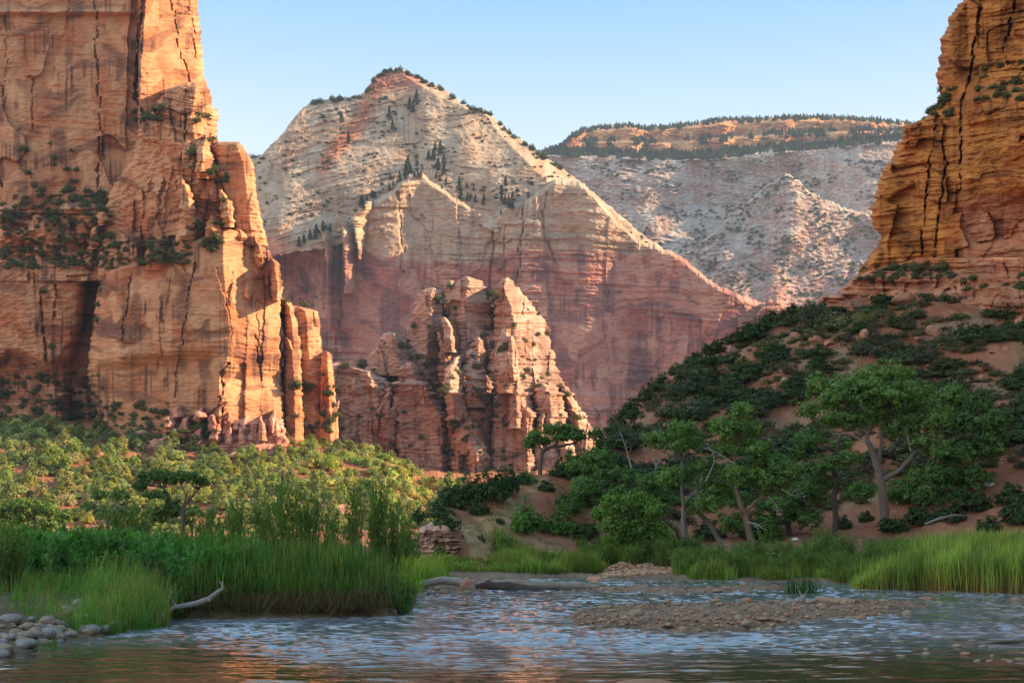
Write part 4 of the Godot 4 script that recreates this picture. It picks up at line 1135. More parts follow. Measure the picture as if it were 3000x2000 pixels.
func left_slope_plants() -> void:
	# scrub on the sunlit slope below the cliff
	var spots := []
	for k in 2300:
		var px := rng.randf_range(-60.0, 1370.0)
		var d := rng.randf_range(286.0, 432.0) if px > 900.0 else rng.randf_range(286.0, 412.0)
		var x := (px - 1500.0) * d / F
		if n_low.get_noise_2d(x * 0.035 + 3.0, d * 0.035) < -0.28 and rng.randf() < 0.85: continue
		spots.append([d, px, rng.randf_range(3.0, 6.2)])
	spots.sort_custom(func(a, b): return a[2] / a[0] > b[2] / b[0])
	var places := []
	var tints := []
	for k in spots.size():
		var d: float = spots[k][0]
		var px: float = spots[k][1]
		var w: float = spots[k][2]
		var p := Vector3((px - 1500.0) * d / F, ground_h(px, d) - 0.15, -d)
		var tall := k % 3 == 0
		if k < 280:
			var m: Mesh = junipers[k % 4] if tall else shrubs_olive[k % 5]
			var o := bush("juniper" if tall else "scrub_oak", m, mats.leaf_dry, p, w, w * (rng.randf_range(0.95, 1.3) if tall else rng.randf_range(0.6, 0.85)),
				"pointed olive juniper on the sunlit slope under the orange cliff" if tall else "rounded olive scrub bush on the sunlit slope under the orange cliff", "shrub",
				"junipers on the sunlit slope" if tall else "scrub bushes on the sunlit slope")
		else:
			places.append(placed(p, w, w * rng.randf_range(0.6, 0.9), rng.randf() * TAU))
			var g := rng.randf_range(0.8, 1.35)
			tints.append(Color(g * rng.randf_range(0.8, 1.15), g, g * rng.randf_range(0.6, 1.1)))
	scatter("slope_scrub", "smaller scrub filling in between the bushes of the sunlit slope", "scrub", shrubs_olive + junipers, mats.leaf_dry, places, tints)
	# bright cottonwoods at the foot of that slope
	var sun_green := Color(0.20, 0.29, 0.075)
	tree("cottonwood", "pale lime cottonwood with a wide domed crown behind the reeds", "tree", "", 205.0, [[105, 1580, 0, 0.3, 100, 1530, 0, 0.2, 95, 1500, 0, 0.1]],
		[[25, 1490, 55, 30], [85, 1480, 50, 28], [135, 1495, 45, 28], [180, 1515, 35, 28], [60, 1520, 60, 25], [-30, 1510, 50, 30], [150, 1535, 50, 20]], sun_green, {"leaf": 0.3, "clumps": 12})
	tree("cottonwood", "sunlit airy cottonwood with a pale crooked trunk behind the reeds", "tree", "", 195.0, [[318, 1575, 0, 0.28, 312, 1525, 0, 0.22, 325, 1500, 0, 0.15, 340, 1480, 0, 0.08], [312, 1530, 0, 0.16, 290, 1500, 0, 0.1, 280, 1470, 0, 0.06]],
		[[285, 1450, 30, 20], [335, 1450, 35, 22], [365, 1455, 22, 24], [260, 1485, 28, 20], [350, 1500, 30, 25], [300, 1510, 35, 20], [395, 1500, 25, 25]], sun_green, {"leaf": 0.28, "clumps": 12, "wood": Color(0.4, 0.36, 0.3)})
	tree("cottonwood", "small bright cottonwood under the spreading dark tree", "tree", "", 200.0, [[560, 1570, 0, 0.25, 562, 1530, 0, 0.15, 565, 1510, 0, 0.08]],
		[[560, 1500, 45, 22], [610, 1505, 30, 18], [540, 1530, 40, 18], [440, 1510, 30, 25]], sun_green, {"leaf": 0.28, "clumps": 12})
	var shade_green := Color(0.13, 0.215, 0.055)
	tree("spreading_tree", "dark spreading tree with a flat crown standing before the sunlit slope", "tree", "", 112.0, [[530, 1560, 0, 0.2, 535, 1490, 0, 0.16, 550, 1465, 0, 0.12, 580, 1435, 0, 0.06], [532, 1510, 0, 0.1, 500, 1470, 0, 0.08, 480, 1430, 0, 0.05], [534, 1490, 0, 0.1, 545, 1450, 0, 0.06, 530, 1420, 0, 0.04]],
		[[430, 1400, 32, 20], [470, 1390, 40, 22], [495, 1405, 28, 18], [565, 1400, 40, 18], [595, 1412, 24, 14], [540, 1395, 26, 16], [420, 1425, 26, 16], [465, 1450, 45, 14], [500, 1490, 30, 35], [455, 1510, 30, 30]], shade_green, {"leaf": 0.2, "clumps": 34})

func cliff_plants() -> void:
	# dark shrubs on the benches and at the foot of the left cliff, and on its ledges
	for q in [[24, 0, 330, 600, 690, 0], [48, 0, 330, 690, 790, 0], [36, 270, 560, 700, 780, 0], [26, 90, 310, 560, 620, 0], [40, -20, 300, 1110, 1230, 0], [36, 150, 500, 1180, 1290, 0], [10, 395, 470, 325, 360, 0],
			[10, 560, 660, 500, 640, 1], [8, 600, 650, 690, 740, 1], [8, 540, 640, 330, 480, 1], [12, 570, 660, 640, 730, 0], [16, 830, 930, 830, 900, 1], [26, 850, 990, 1100, 1270, 1], [20, 380, 640, 1240, 1310, 1], [10, 20, 280, 420, 560, 0], [6, 100, 320, 830, 1080, 0]]:
		for k in q[0]:
			var px := rng.randf_range(q[1], q[2])
			var py := rng.randf_range(q[3], q[4])
			var d := rock_d(px, py)
			if d == 0.0: d = hit(px, py, 280.0, 440.0)
			var lit: bool = q[5] == 1
			var w := rng.randf_range(2.2, 5.0)
			bush("ledge_shrub", shrubs_ledge[k % 4], mats.leaf_dry, at_px(px, py, d - 0.3), w, w * rng.randf_range(0.6, 1.0),
				"shrub rooted on a sunlit ledge of the orange cliff" if lit else "shrub at the shaded foot of the orange cliff above the slope" if py > 1000.0 else "shrub on the broad bench halfway up the orange cliff" if py > 540.0 else "shrub in a crack high on the orange cliff", "shrub",
				"sunlit shrubs on the orange cliff" if lit else "shrubs at the foot of the orange cliff" if py > 1000.0 else "shrubs on the bench of the orange cliff" if py > 540.0 else "shrubs high on the orange cliff")
	var places := []
	var tints := []
	for k in 900:
		var z: Array = [[0, 330, 690, 790], [0, 300, 570, 690], [270, 560, 700, 780], [-20, 300, 1100, 1230], [150, 500, 1180, 1290]][k % 5]
		var px := rng.randf_range(z[0], z[1])
		var py := rng.randf_range(z[2], z[3])
		if n_low.get_noise_2d(px * 0.02, py * 0.03) < -0.05: continue
		var d := rock_d(px, py)
		if d == 0.0: d = hit(px, py, 280.0, 440.0)
		var w := rng.randf_range(1.2, 3.0)
		places.append(placed(at_px(px, py, d - 0.2), w, w * rng.randf_range(0.5, 0.9), rng.randf() * TAU))
		var g := rng.randf_range(0.8, 1.5)
		tints.append(Color(g * 1.1, g, g))
	scatter("bench_scrub", "small scrub between the shrubs on the orange cliff's benches", "scrub", shrubs_ledge, mats.leaf_dry, places, tints)
	# the butte
	for k in 420:
		var px := rng.randf_range(1000.0, 1760.0)
		var py := rng.randf_range(830.0, 1360.0)
		var d := rock_d(px, py, "butte")
		if d == 0.0: continue
		var near := rock_d(px, py + 9.0, "butte")
		if d - near < 0.9 and rng.randf() < 0.85: continue
		var w := rng.randf_range(2.0, 4.8)
		bush("butte_shrub", shrubs_ledge[k % 4], mats.leaf_dry, at_px(px, py + 6.0, d - 0.2), w, w * rng.randf_range(0.7, 1.1), "green shrub growing in a crevice of the knobbly butte", "shrub", "shrubs on the butte")
	for s in [[1010, 1070], [1060, 1065], [1190, 1010], [1200, 1040], [1230, 1040], [1250, 1060], [1290, 1120], [1310, 1135], [1280, 1150], [1400, 1150], [1420, 1165], [1545, 1080], [1530, 1100], [1430, 860], [1445, 850], [1450, 880], [1460, 870], [1660, 1150], [1690, 1220], [1640, 1130], [1705, 1215], [1420, 980], [1440, 1000], [1480, 1020], [1280, 870], [1300, 1140], [1330, 1240]]:
		var d := rock_d(s[0], s[1], "butte")
		if d == 0.0: d = 556.0
		var w := rng.randf_range(4.0, 7.0)
		bush("butte_shrub", shrubs_ledge[rng.randi() % 4], mats.leaf_dry, at_px(s[0], s[1] + 12.0, d - 0.5), w, w * 0.9, "green shrub growing in a crevice of the knobbly butte", "shrub", "shrubs on the butte")
	# right cliff
	for q in [[26, 2500, 2640, 770, 830], [30, 2620, 2800, 780, 815], [14, 2760, 2800, 260, 310], [16, 2690, 2790, 290, 350], [22, 2860, 3000, 170, 300], [10, 2760, 3000, 800, 860]]:
		for k in q[0]:
			var px := rng.randf_range(q[1], q[2])
			var py := rng.randf_range(q[3], q[4])
			var d := rock_d(px, py, "right_cliff")
			if d == 0.0: continue
			var w := rng.randf_range(0.9, 2.0)
			bush("cliff_shrub", shrubs_ledge[k % 4], mats.leaf_dry, at_px(px, py + 5.0, d - 0.15), w, w * rng.randf_range(0.6, 1.0), "dark green shrub on a ledge of the shaded brown cliff", "shrub", "shrubs on the brown cliff")

func far_trees() -> void:
	# pines on the bench between the mountain's wall and its upper slope
	var crest := poly([880, 725, 985, 672, 1030, 640, 1080, 605, 1150, 560, 1200, 515, 1300, 560, 1385, 608, 1450, 640, 1540, 595])
	for k in 46:
		var px := rng.randf_range(860.0, 1530.0)
		var py := lerp_list(crest, px) - rng.randf_range(-2.0, 26.0)
		if px > 1240 and px < 1520 and k % 2 == 0: py -= rng.randf_range(0, 70)
		var d := rock_d(px, py, "mountain")
		if d == 0.0: continue
		var h := rng.randf_range(5.0, 11.0)
		bush("pine", conifers[k % 4], mats.leaf, at_px(px, py, d - 1.0), h * 1.35, h, "dark pine on the bench above the mountain's red wall", "tree", "pines on the mountain bench")
	for s in [[1270, 470], [1290, 450], [1300, 480], [1275, 440], [1020, 420], [1000, 360], [1200, 320], [1210, 330], [1195, 490], [1190, 510], [1345, 560], [1350, 590], [1480, 600], [1470, 590], [1490, 610], [1140, 350], [1150, 380], [1220, 300], [1285, 500], [1300, 510]]:
		var d := rock_d(s[0], s[1], "mountain")
		if d == 0.0: continue
		var h := rng.randf_range(9.0, 15.0)
		bush("pine", conifers[rng.randi() % 4], mats.leaf, at_px(s[0], s[1], d - 1.0), h * 1.2, h, "dark pine on the bench above the mountain's red wall", "tree", "pines on the mountain bench")
	# trees along the mountain's skyline
	var sky := poly([900, 300, 960, 288, 1050, 282, 1075, 262, 1100, 222, 1130, 203, 1170, 200, 1200, 212, 1240, 232, 1290, 258, 1335, 283, 1390, 315, 1430, 325, 1490, 385, 1530, 410, 1590, 455, 1650, 495, 1700, 530])
	for k in 90:
		var px := rng.randf_range(900.0, 1700.0) if k % 3 else rng.randf_range(930.0, 1330.0)
		var py := lerp_list(sky, px) + rng.randf_range(2.0, 9.0)
		var d := rock_d(px, py + 4.0, "mountain")
		if d == 0.0: continue
		var h := rng.randf_range(4.0, 8.5)
		bush("ridge_tree", shrubs_dark[k % 4], mats.leaf, at_px(px, py + 4.0, d), h * 0.95, h, "small dark tree on the skyline of the pale mountain", "tree", "trees on the mountain skyline")
	# scrub dotted over the pale slopes
	var places := []
	var tints := []
	for k in 2600:
		var px := rng.randf_range(600.0, 1960.0)
		var py := rng.randf_range(210.0, 740.0)
		var nz := n_low.get_noise_2d(px * 0.008, py * 0.012)
		if rng.randf() > 0.25 + nz * 1.6: continue
		var d := rock_d(px, py, "mountain")
		if d < 1185.0: continue
		var w := rng.randf_range(2.0, 5.5)
		places.append(placed(at_px(px, py, d - 0.4), w, w * 0.6, rng.randf() * TAU))
		tints.append(Color.WHITE * rng.randf_range(0.8, 1.3))
	scatter("mountain_scrub", "dark scrub dotted over the mountain's pale upper slopes", "scrub", [shrubs_dark[0], shrubs_dark[1]], mats.leaf, places, tints)
	places = []
	tints = []
	for k in 4200:
		var px := rng.randf_range(1650.0, 2660.0)
		var py := rng.randf_range(470.0, 930.0)
		var nz := n_low.get_noise_2d(px * 0.008 + 60.0, py * 0.012)
		if rng.randf() > 0.12 + nz * 1.8 + 0.2 * sstep(560, 700, py): continue
		var d := rock_d(px, py, "mesa")
		if d == 0.0: continue
		var w := rng.randf_range(4.0, 9.5)
		places.append(placed(at_px(px, py, d - 0.5), w, w * 0.65, rng.randf() * TAU))
		tints.append(Color.WHITE * rng.randf_range(0.9, 1.5))
	scatter("mesa_scrub", "dark scrub dotted over the white slopes below the mesa rim", "scrub", [shrubs_dark[2], shrubs_dark[3]], mats.leaf, places, tints)
	places = []
	tints = []
	var top := poly([1560, 456, 1640, 432, 1675, 400, 1700, 384, 1760, 376, 1850, 368, 1900, 378, 1960, 372, 2050, 362, 2120, 352, 2200, 352, 2310, 346, 2400, 345, 2480, 348, 2560, 352, 2640, 362, 2690, 368])
	var foot := poly([1560, 466, 1600, 456, 1700, 460, 1900, 470, 2080, 470, 2200, 455, 2400, 440, 2550, 425, 2760, 405])
	for k in 3300:
		var px := rng.randf_range(1570.0, 2690.0)
		var t := lerp_list(top, px)
		var b := lerp_list(foot, px)
		var py := t + rng.randf_range(1.0, 8.0)
		var z := k % 5
		if z >= 2: py = b - rng.randf_range(2.0, 22.0 + 8.0 * n_low.get_noise_2d(px * 0.02, 1.0))
		if z == 4: py = t + (b - t) * 0.46 + rng.randf_range(-7.0, 7.0) + 6.0 * n_low.get_noise_2d(px * 0.02, 5.0)
		if z == 4 and n_low.get_noise_2d(px * 0.012, 9.0) < -0.1: continue
		var d := rock_d(px, py, "mesa")
		if d == 0.0: continue
		var h := rng.randf_range(8.0, 15.0)
		places.append(placed(at_px(px, py + 3.0, d - 2.0) if z >= 2 else at_px(px, py + 4.0, d + rng.randf_range(-3.0, 60.0)), h * 1.0, h, rng.randf() * TAU))
		tints.append(Color.WHITE * rng.randf_range(0.8, 1.4))
	scatter("mesa_forest", "dark pine wood along the top and ledges of the mesa", "forest", conifers + [shrubs_dark[0], shrubs_dark[1]], mats.leaf, places, tints)
	places = []
	tints = []
	for k in 40:
		var px := rng.randf_range(715.0, 800.0)
		places.append(placed(at_px(px, 466.0, 2195.0 + rng.randf() * 20.0), 9.0, rng.randf_range(7, 12), rng.randf() * TAU))
		tints.append(Color.WHITE)
	scatter("distant_forest", "dark trees on the strip of distant tableland", "forest", [shrubs_dark[0], conifers[0]], mats.leaf, places, tints)

func hillside_plants() -> void:
	var n := 0
	for k in 1500:
		if n >= 290: break
		var px := rng.randf_range(1790.0, 3060.0)
		var d := rng.randf_range(104.0, 178.0)
		var top := lerp_list(poly([1790, 128, 1850, 140, 2000, 156, 2200, 176, 2550, 176, 3060, 160]), px)
		if d > top: continue
		var x := (px - 1500.0) * d / F
		var nz := n_low.get_noise_2d(x * 0.07 + 11.0, d * 0.06)
		if nz < -0.05 and rng.randf() < 0.8: continue
		var w := rng.randf_range(2.0, 5.0)
		n += 1
		var p := Vector3(x, ground_h(px, d) - 0.12, -d)
		if n < 290:
			bush("hill_shrub", (shrubs_grey if k % 3 else shrubs_dark)[k % 4], mats.leaf, p, w, w * rng.randf_range(0.45, 0.75),
				("low grey-green shrub" if k % 3 else "dark green bush") + (" on the shaded hillside close under the brown cliff" if d > 152.0 else " halfway up the shaded hillside above the trees" if d > 124.0 else " low on the shaded hillside just behind the cottonwoods"), "shrub",
				("grey shrubs" if k % 3 else "dark bushes") + (" under the brown cliff" if d > 152.0 else " halfway up the hillside" if d > 124.0 else " low on the hillside"))
	var places := []
	var tints := []
	for k in 3200:
		var px := rng.randf_range(1790.0, 3060.0)
		var d := rng.randf_range(100.0, 177.0)
		if d > lerp_list(poly([1790, 126, 1850, 139, 2000, 155, 2200, 175, 2550, 176, 3060, 160]), px): continue
		var x := (px - 1500.0) * d / F
		if n_low.get_noise_2d(x * 0.07 + 11.0, d * 0.06) < rng.randf_range(-0.6, 0.1): continue
		var w := rng.randf_range(0.8, 2.4)
		places.append(placed(Vector3(x, ground_h(px, d) - 0.08, -d), w, w * rng.randf_range(0.4, 0.7), rng.randf() * TAU))
		var g := rng.randf_range(0.7, 1.5)
		tints.append(Color(g * rng.randf_range(1.0, 1.5), g, g * rng.randf_range(0.8, 1.1)))
	scatter("hill_scrub", "small scrub and dry tufts between the bushes of the shaded hillside", "scrub", shrubs_grey, mats.leaf, places, tints)
	# bushes along the hill's sloping skyline and on the mound, by their place in the photo: column, foot row, width, height, kind
	for q in [[1810, 1280, 90, 90, 0], [1850, 1230, 90, 80, 0], [1900, 1180, 80, 70, 0], [1935, 1150, 90, 70, 0], [1990, 1100, 80, 55, 0], [2040, 1060, 80, 45, 0], [2090, 1035, 90, 50, 0], [2150, 1005, 90, 45, 0], [2210, 975, 90, 45, 0], [2270, 945, 90, 45, 0], [2330, 925, 90, 45, 0],
			[2080, 1210, 130, 110, 0], [2180, 1180, 100, 70, 0], [2000, 1290, 120, 90, 0],
			[1330, 1490, 110, 110, 0], [1380, 1475, 110, 120, 0], [1440, 1470, 120, 130, 0], [1490, 1450, 90, 120, 0], [1295, 1500, 80, 80, 0], [1530, 1420, 60, 50, 0],
			[1405, 1512, 80, 75, 0], [1540, 1565, 110, 135, 1], [1590, 1560, 70, 70, 1], [1465, 1535, 34, 32, 0], [1310, 1550, 100, 60, 0], [1290, 1520, 110, 60, 0], [1275, 1585, 36, 36, 0], [1318, 1580, 40, 26, 0], [1350, 1578, 30, 18, 0], [1408, 1590, 40, 36, 0], [1470, 1610, 90, 40, 0],
			[1545, 1420, 70, 60, 1], [1600, 1440, 60, 50, 0], [1690, 1400, 130, 110, 0], [1760, 1390, 140, 120, 0], [1640, 1400, 90, 60, 0], [1720, 1480, 120, 110, 0], [1660, 1500, 80, 80, 0], [1650, 1570, 110, 110, 1], [1720, 1580, 90, 80, 0],
			[1290, 1640, 66, 56, 1], [1225, 1530, 60, 60, 0], [2620, 1560, 110, 70, 0], [2850, 1500, 130, 100, 0], [2960, 1480, 120, 90, 0], [2980, 1540, 120, 110, 0], [2900, 1560, 90, 70, 0], [2470, 1550, 70, 50, 0], [2540, 1530, 60, 50, 0], [2200, 1580, 90, 60, 0], [2250, 1590, 100, 120, 1], [2080, 1580, 110, 80, 0], [1870, 1580, 100, 60, 0], [2950, 1250, 110, 80, 0], [2700, 1540, 120, 90, 0], [2780, 1530, 110, 90, 0]]:
		var d := hit(q[0], q[1], 80.0, 180.0)
		var k := d / F
		var g: bool = q[4] == 1
		bush2("bank_shrub", (bank_green if g else bank_dark)[rng.randi() % 4], mats.leaf, at_px(q[0], q[1] + 4, d), q[2] * k, q[3] * k * 1.1,
			"fresh green bush on the shaded bank below the trees" if g else "dense dark bush on the steep mound with dry grass" if q[0] < 1780 else "dense dark bush on the sloping ridge line of the hillside" if q[1] < 1300 and q[0] < 2500 else "dense dark bush on the red bank under the cottonwoods", "shrub",
			"fresh green bushes on the shaded bank" if g else "dark bushes on the mound" if q[0] < 1780 else "dark bushes on the hillside ridge" if q[1] < 1300 and q[0] < 2500 else "dark bushes under the cottonwoods")

func river_trees() -> void:
	var g1 := Color(0.17, 0.28, 0.07)
	var g2 := Color(0.13, 0.235, 0.06)
	var g3 := Color(0.16, 0.28, 0.055)
	tree("cottonwood", "tall cottonwood with a forked grey trunk and broad crown on the bank", "tree", "", 92.0,
		[[2593, 1545, 0, 0.36, 2581, 1406, 0, 0.32, 2575, 1375, 0, 0.3, 2553, 1318, 0, 0.22, 2541, 1283, 0, 0.16, 2551, 1237, 0, 0.12, 2568, 1200, 0, 0.06],
			[2576, 1380, 0.3, 0.2, 2583, 1329, 0.5, 0.15, 2591, 1283, 0.6, 0.1, 2600, 1200, 0.6, 0.05], [2585, 1405, 0, 0.22, 2637, 1375, -0.3, 0.18, 2671, 1329, -0.5, 0.14, 2713, 1298, -0.5, 0.08], [2553, 1240, 0, 0.1, 2530, 1200, 0.4, 0.07, 2490, 1160, 0.6, 0.04]],
		[[2600, 1092, 95, 42], [2520, 1135, 100, 52], [2445, 1170, 75, 55], [2405, 1125, 45, 38], [2600, 1165, 110, 52], [2685, 1160, 75, 58], [2370, 1205, 38, 24], [2655, 1250, 85, 42], [2730, 1230, 60, 50], [2480, 1228, 85, 32], [2560, 1215, 70, 36], [2700, 1300, 60, 30]], g1,
		{"leaf": 0.17, "clumps": 34, "snags": [[2669, 1322, 0.07, 2662, 1290, 0.05, 2656, 1256, 0.02], [2537, 1297, 0.06, 2491, 1270, 0.04, 2445, 1271, 0.015], [2713, 1298, 0.04, 2740, 1275, 0.03, 2765, 1262, 0.01]], "wood": Color(0.19, 0.15, 0.12)})
	tree("cottonwood", "broad dark cottonwood spreading down to the ground behind the forked one", "tree", "", 99.0,
		[[2740, 1500, 0, 0.3, 2738, 1440, 0, 0.25, 2746, 1370, 0, 0.2, 2770, 1300, 0, 0.1], [2738, 1440, 0, 0.15, 2700, 1400, 0, 0.1, 2690, 1370, 0, 0.06]],
		[[2795, 1160, 70, 45], [2855, 1190, 65, 50], [2900, 1240, 55, 48], [2790, 1240, 90, 55], [2880, 1310, 65, 48], [2800, 1330, 90, 55], [2730, 1400, 85, 50], [2830, 1400, 80, 45], [2700, 1450, 80, 45], [2640, 1440, 60, 45], [2780, 1460, 80, 40], [2935, 1270, 30, 30]], g2, {"leaf": 0.18, "clumps": 30})
	tree("cottonwood", "slim dark-trunked cottonwood with thin foliage left of the forked one", "tree", "", 88.0,
		[[2450, 1575, 0, 0.22, 2446, 1480, 0, 0.2, 2450, 1400, 0, 0.18, 2438, 1350, 0, 0.15, 2455, 1312, 0, 0.12, 2465, 1275, 0, 0.07], [2446, 1400, 0, 0.1, 2410, 1390, 0, 0.06, 2380, 1395, 0, 0.03]],
		[[2365, 1285, 48, 32], [2400, 1365, 55, 36], [2465, 1345, 55, 34], [2430, 1410, 65, 22], [2340, 1330, 30, 25], [2480, 1300, 40, 25], [2510, 1440, 60, 34]], g2, {"leaf": 0.16, "clumps": 30, "wood": Color(0.09, 0.07, 0.055)})
	tree("cottonwood", "leaning cottonwood with a brown forked trunk and a broken stub", "tree", "", 86.0,
		[[2209, 1585, 0, 0.26, 2186, 1514, 0, 0.24, 2178, 1497, 0, 0.24, 2166, 1466, 0, 0.18, 2155, 1423, 0, 0.15, 2152, 1337, 0, 0.1, 2157, 1300, 0, 0.06], [2180, 1500, 0, 0.16, 2195, 1488, 0, 0.14, 2223, 1463, 0, 0.11, 2252, 1454, 0, 0.07, 2290, 1430, 0, 0.04]],
		[[2170, 1208, 48, 26], [2120, 1258, 60, 42], [2185, 1262, 60, 42], [2205, 1320, 50, 38], [2140, 1315, 60, 34], [2262, 1360, 75, 40], [2220, 1400, 65, 36], [2300, 1385, 60, 38], [2150, 1390, 60, 36], [2270, 1430, 60, 26]], g1,
		{"leaf": 0.16, "clumps": 34, "wood": Color(0.24, 0.16, 0.11), "snags": [[2252, 1454, 0.05, 2275, 1480, 0.03, 2280, 1505, 0.01], [2290, 1432, 0.05, 2320, 1450, 0.03, 2360, 1455, 0.01], [2192, 1530, 0.07, 2215, 1535, 0.06, 2232, 1545, 0.04], [2155, 1360, 0.05, 2110, 1330, 0.04, 2070, 1310, 0.01]]})
	tree("cottonwood", "grey-trunked cottonwood leaning over the bright bush by the grass", "tree", "", 87.0,
		[[2010, 1588, 0, 0.24, 2002, 1523, 0, 0.2, 2002, 1489, 0, 0.18, 2017, 1460, 0, 0.15, 2040, 1437, 0, 0.12, 2068, 1411, 0, 0.08], [2003, 1490, 0, 0.12, 1996, 1420, 0, 0.1, 1998, 1350, 0, 0.06], [2120, 1592, 0.5, 0.2, 2070, 1520, 0.5, 0.17, 2030, 1485, 0.5, 0.12, 2000, 1450, 0.5, 0.06]],
		[[1995, 1258, 60, 26], [1922, 1288, 52, 30], [2035, 1298, 45, 30], [1985, 1310, 60, 26], [1990, 1390, 58, 36], [2062, 1368, 55, 38], [2085, 1425, 50, 36], [1955, 1405, 42, 30], [2060, 1480, 60, 40], [2120, 1450, 50, 40]], g1,
		{"leaf": 0.16, "clumps": 32, "snags": [[2068, 1411, 0.05, 2095, 1350, 0.035, 2080, 1300, 0.015]], "wood": Color(0.22, 0.18, 0.15)})
	tree("boxelder", "low bright green tree with a trunk bowed over the grass", "tree", "", 84.0,
		[[2012, 1590, 0.4, 0.2, 1985, 1550, 0.2, 0.17, 1945, 1520, 0, 0.14, 1895, 1505, 0, 0.1, 1850, 1500, 0, 0.05]],
		[[1800, 1480, 50, 38], [1862, 1468, 58, 34], [1905, 1500, 58, 38], [1800, 1540, 58, 42], [1872, 1545, 78, 42], [1760, 1505, 30, 24], [1930, 1560, 50, 34], [1830, 1580, 70, 24]], g3, {"leaf": 0.15, "clumps": 40})
	tree("boxelder", "dense dark tree between the mound and the bright low tree", "tree", "", 96.0, [[1830, 1540, 0, 0.22, 1828, 1480, 0, 0.16, 1825, 1420, 0, 0.08]],
		[[1835, 1400, 55, 36], [1900, 1420, 58, 38], [1785, 1390, 55, 42], [1755, 1345, 55, 42], [1705, 1365, 55, 36], [1720, 1430, 60, 45], [1790, 1450, 60, 40], [1860, 1460, 50, 36], [1680, 1480, 50, 40], [1940, 1460, 50, 34]], g2,
		{"leaf": 0.17, "clumps": 30, "snags": [[1850, 1370, 0.06, 1835, 1315, 0.04, 1820, 1270, 0.015], [1918, 1400, 0.05, 1920, 1370, 0.03, 1930, 1345, 0.01]]})
	tree("boxelder", "dark thicket tree over the woody debris behind the willows", "tree", "", 95.0, [[2310, 1570, 0, 0.25, 2312, 1510, 0, 0.18, 2320, 1450, 0, 0.08]],
		[[2275, 1490, 75, 45], [2335, 1455, 58, 52], [2385, 1435, 48, 46], [2350, 1520, 60, 36], [2230, 1530, 60, 34], [2140, 1530, 60, 40], [2160, 1470, 50, 34]], g2, {"leaf": 0.17, "clumps": 30})
	tree("lone_tree", "lone crooked tree with a bent bare trunk on top of the mound", "tree", "", 107.0,
		[[1583, 1415, 0, 0.2, 1583, 1355, 0, 0.18, 1590, 1322, 0, 0.17, 1612, 1309, 0, 0.14, 1650, 1306, 0, 0.12, 1685, 1296, 0, 0.08, 1705, 1285, 0, 0.05, 1745, 1282, 0, 0.03], [1590, 1322, 0, 0.1, 1578, 1300, 0, 0.07, 1568, 1285, 0, 0.04], [1620, 1308, 0, 0.08, 1640, 1285, 0, 0.05, 1650, 1270, 0, 0.03]],
		[[1568, 1284, 30, 22], [1552, 1300, 16, 18], [1596, 1290, 16, 12], [1620, 1258, 40, 20], [1655, 1262, 42, 22], [1688, 1278, 24, 18], [1640, 1285, 30, 10], [1748, 1272, 28, 22]], g2, {"leaf": 0.17, "clumps": 40})

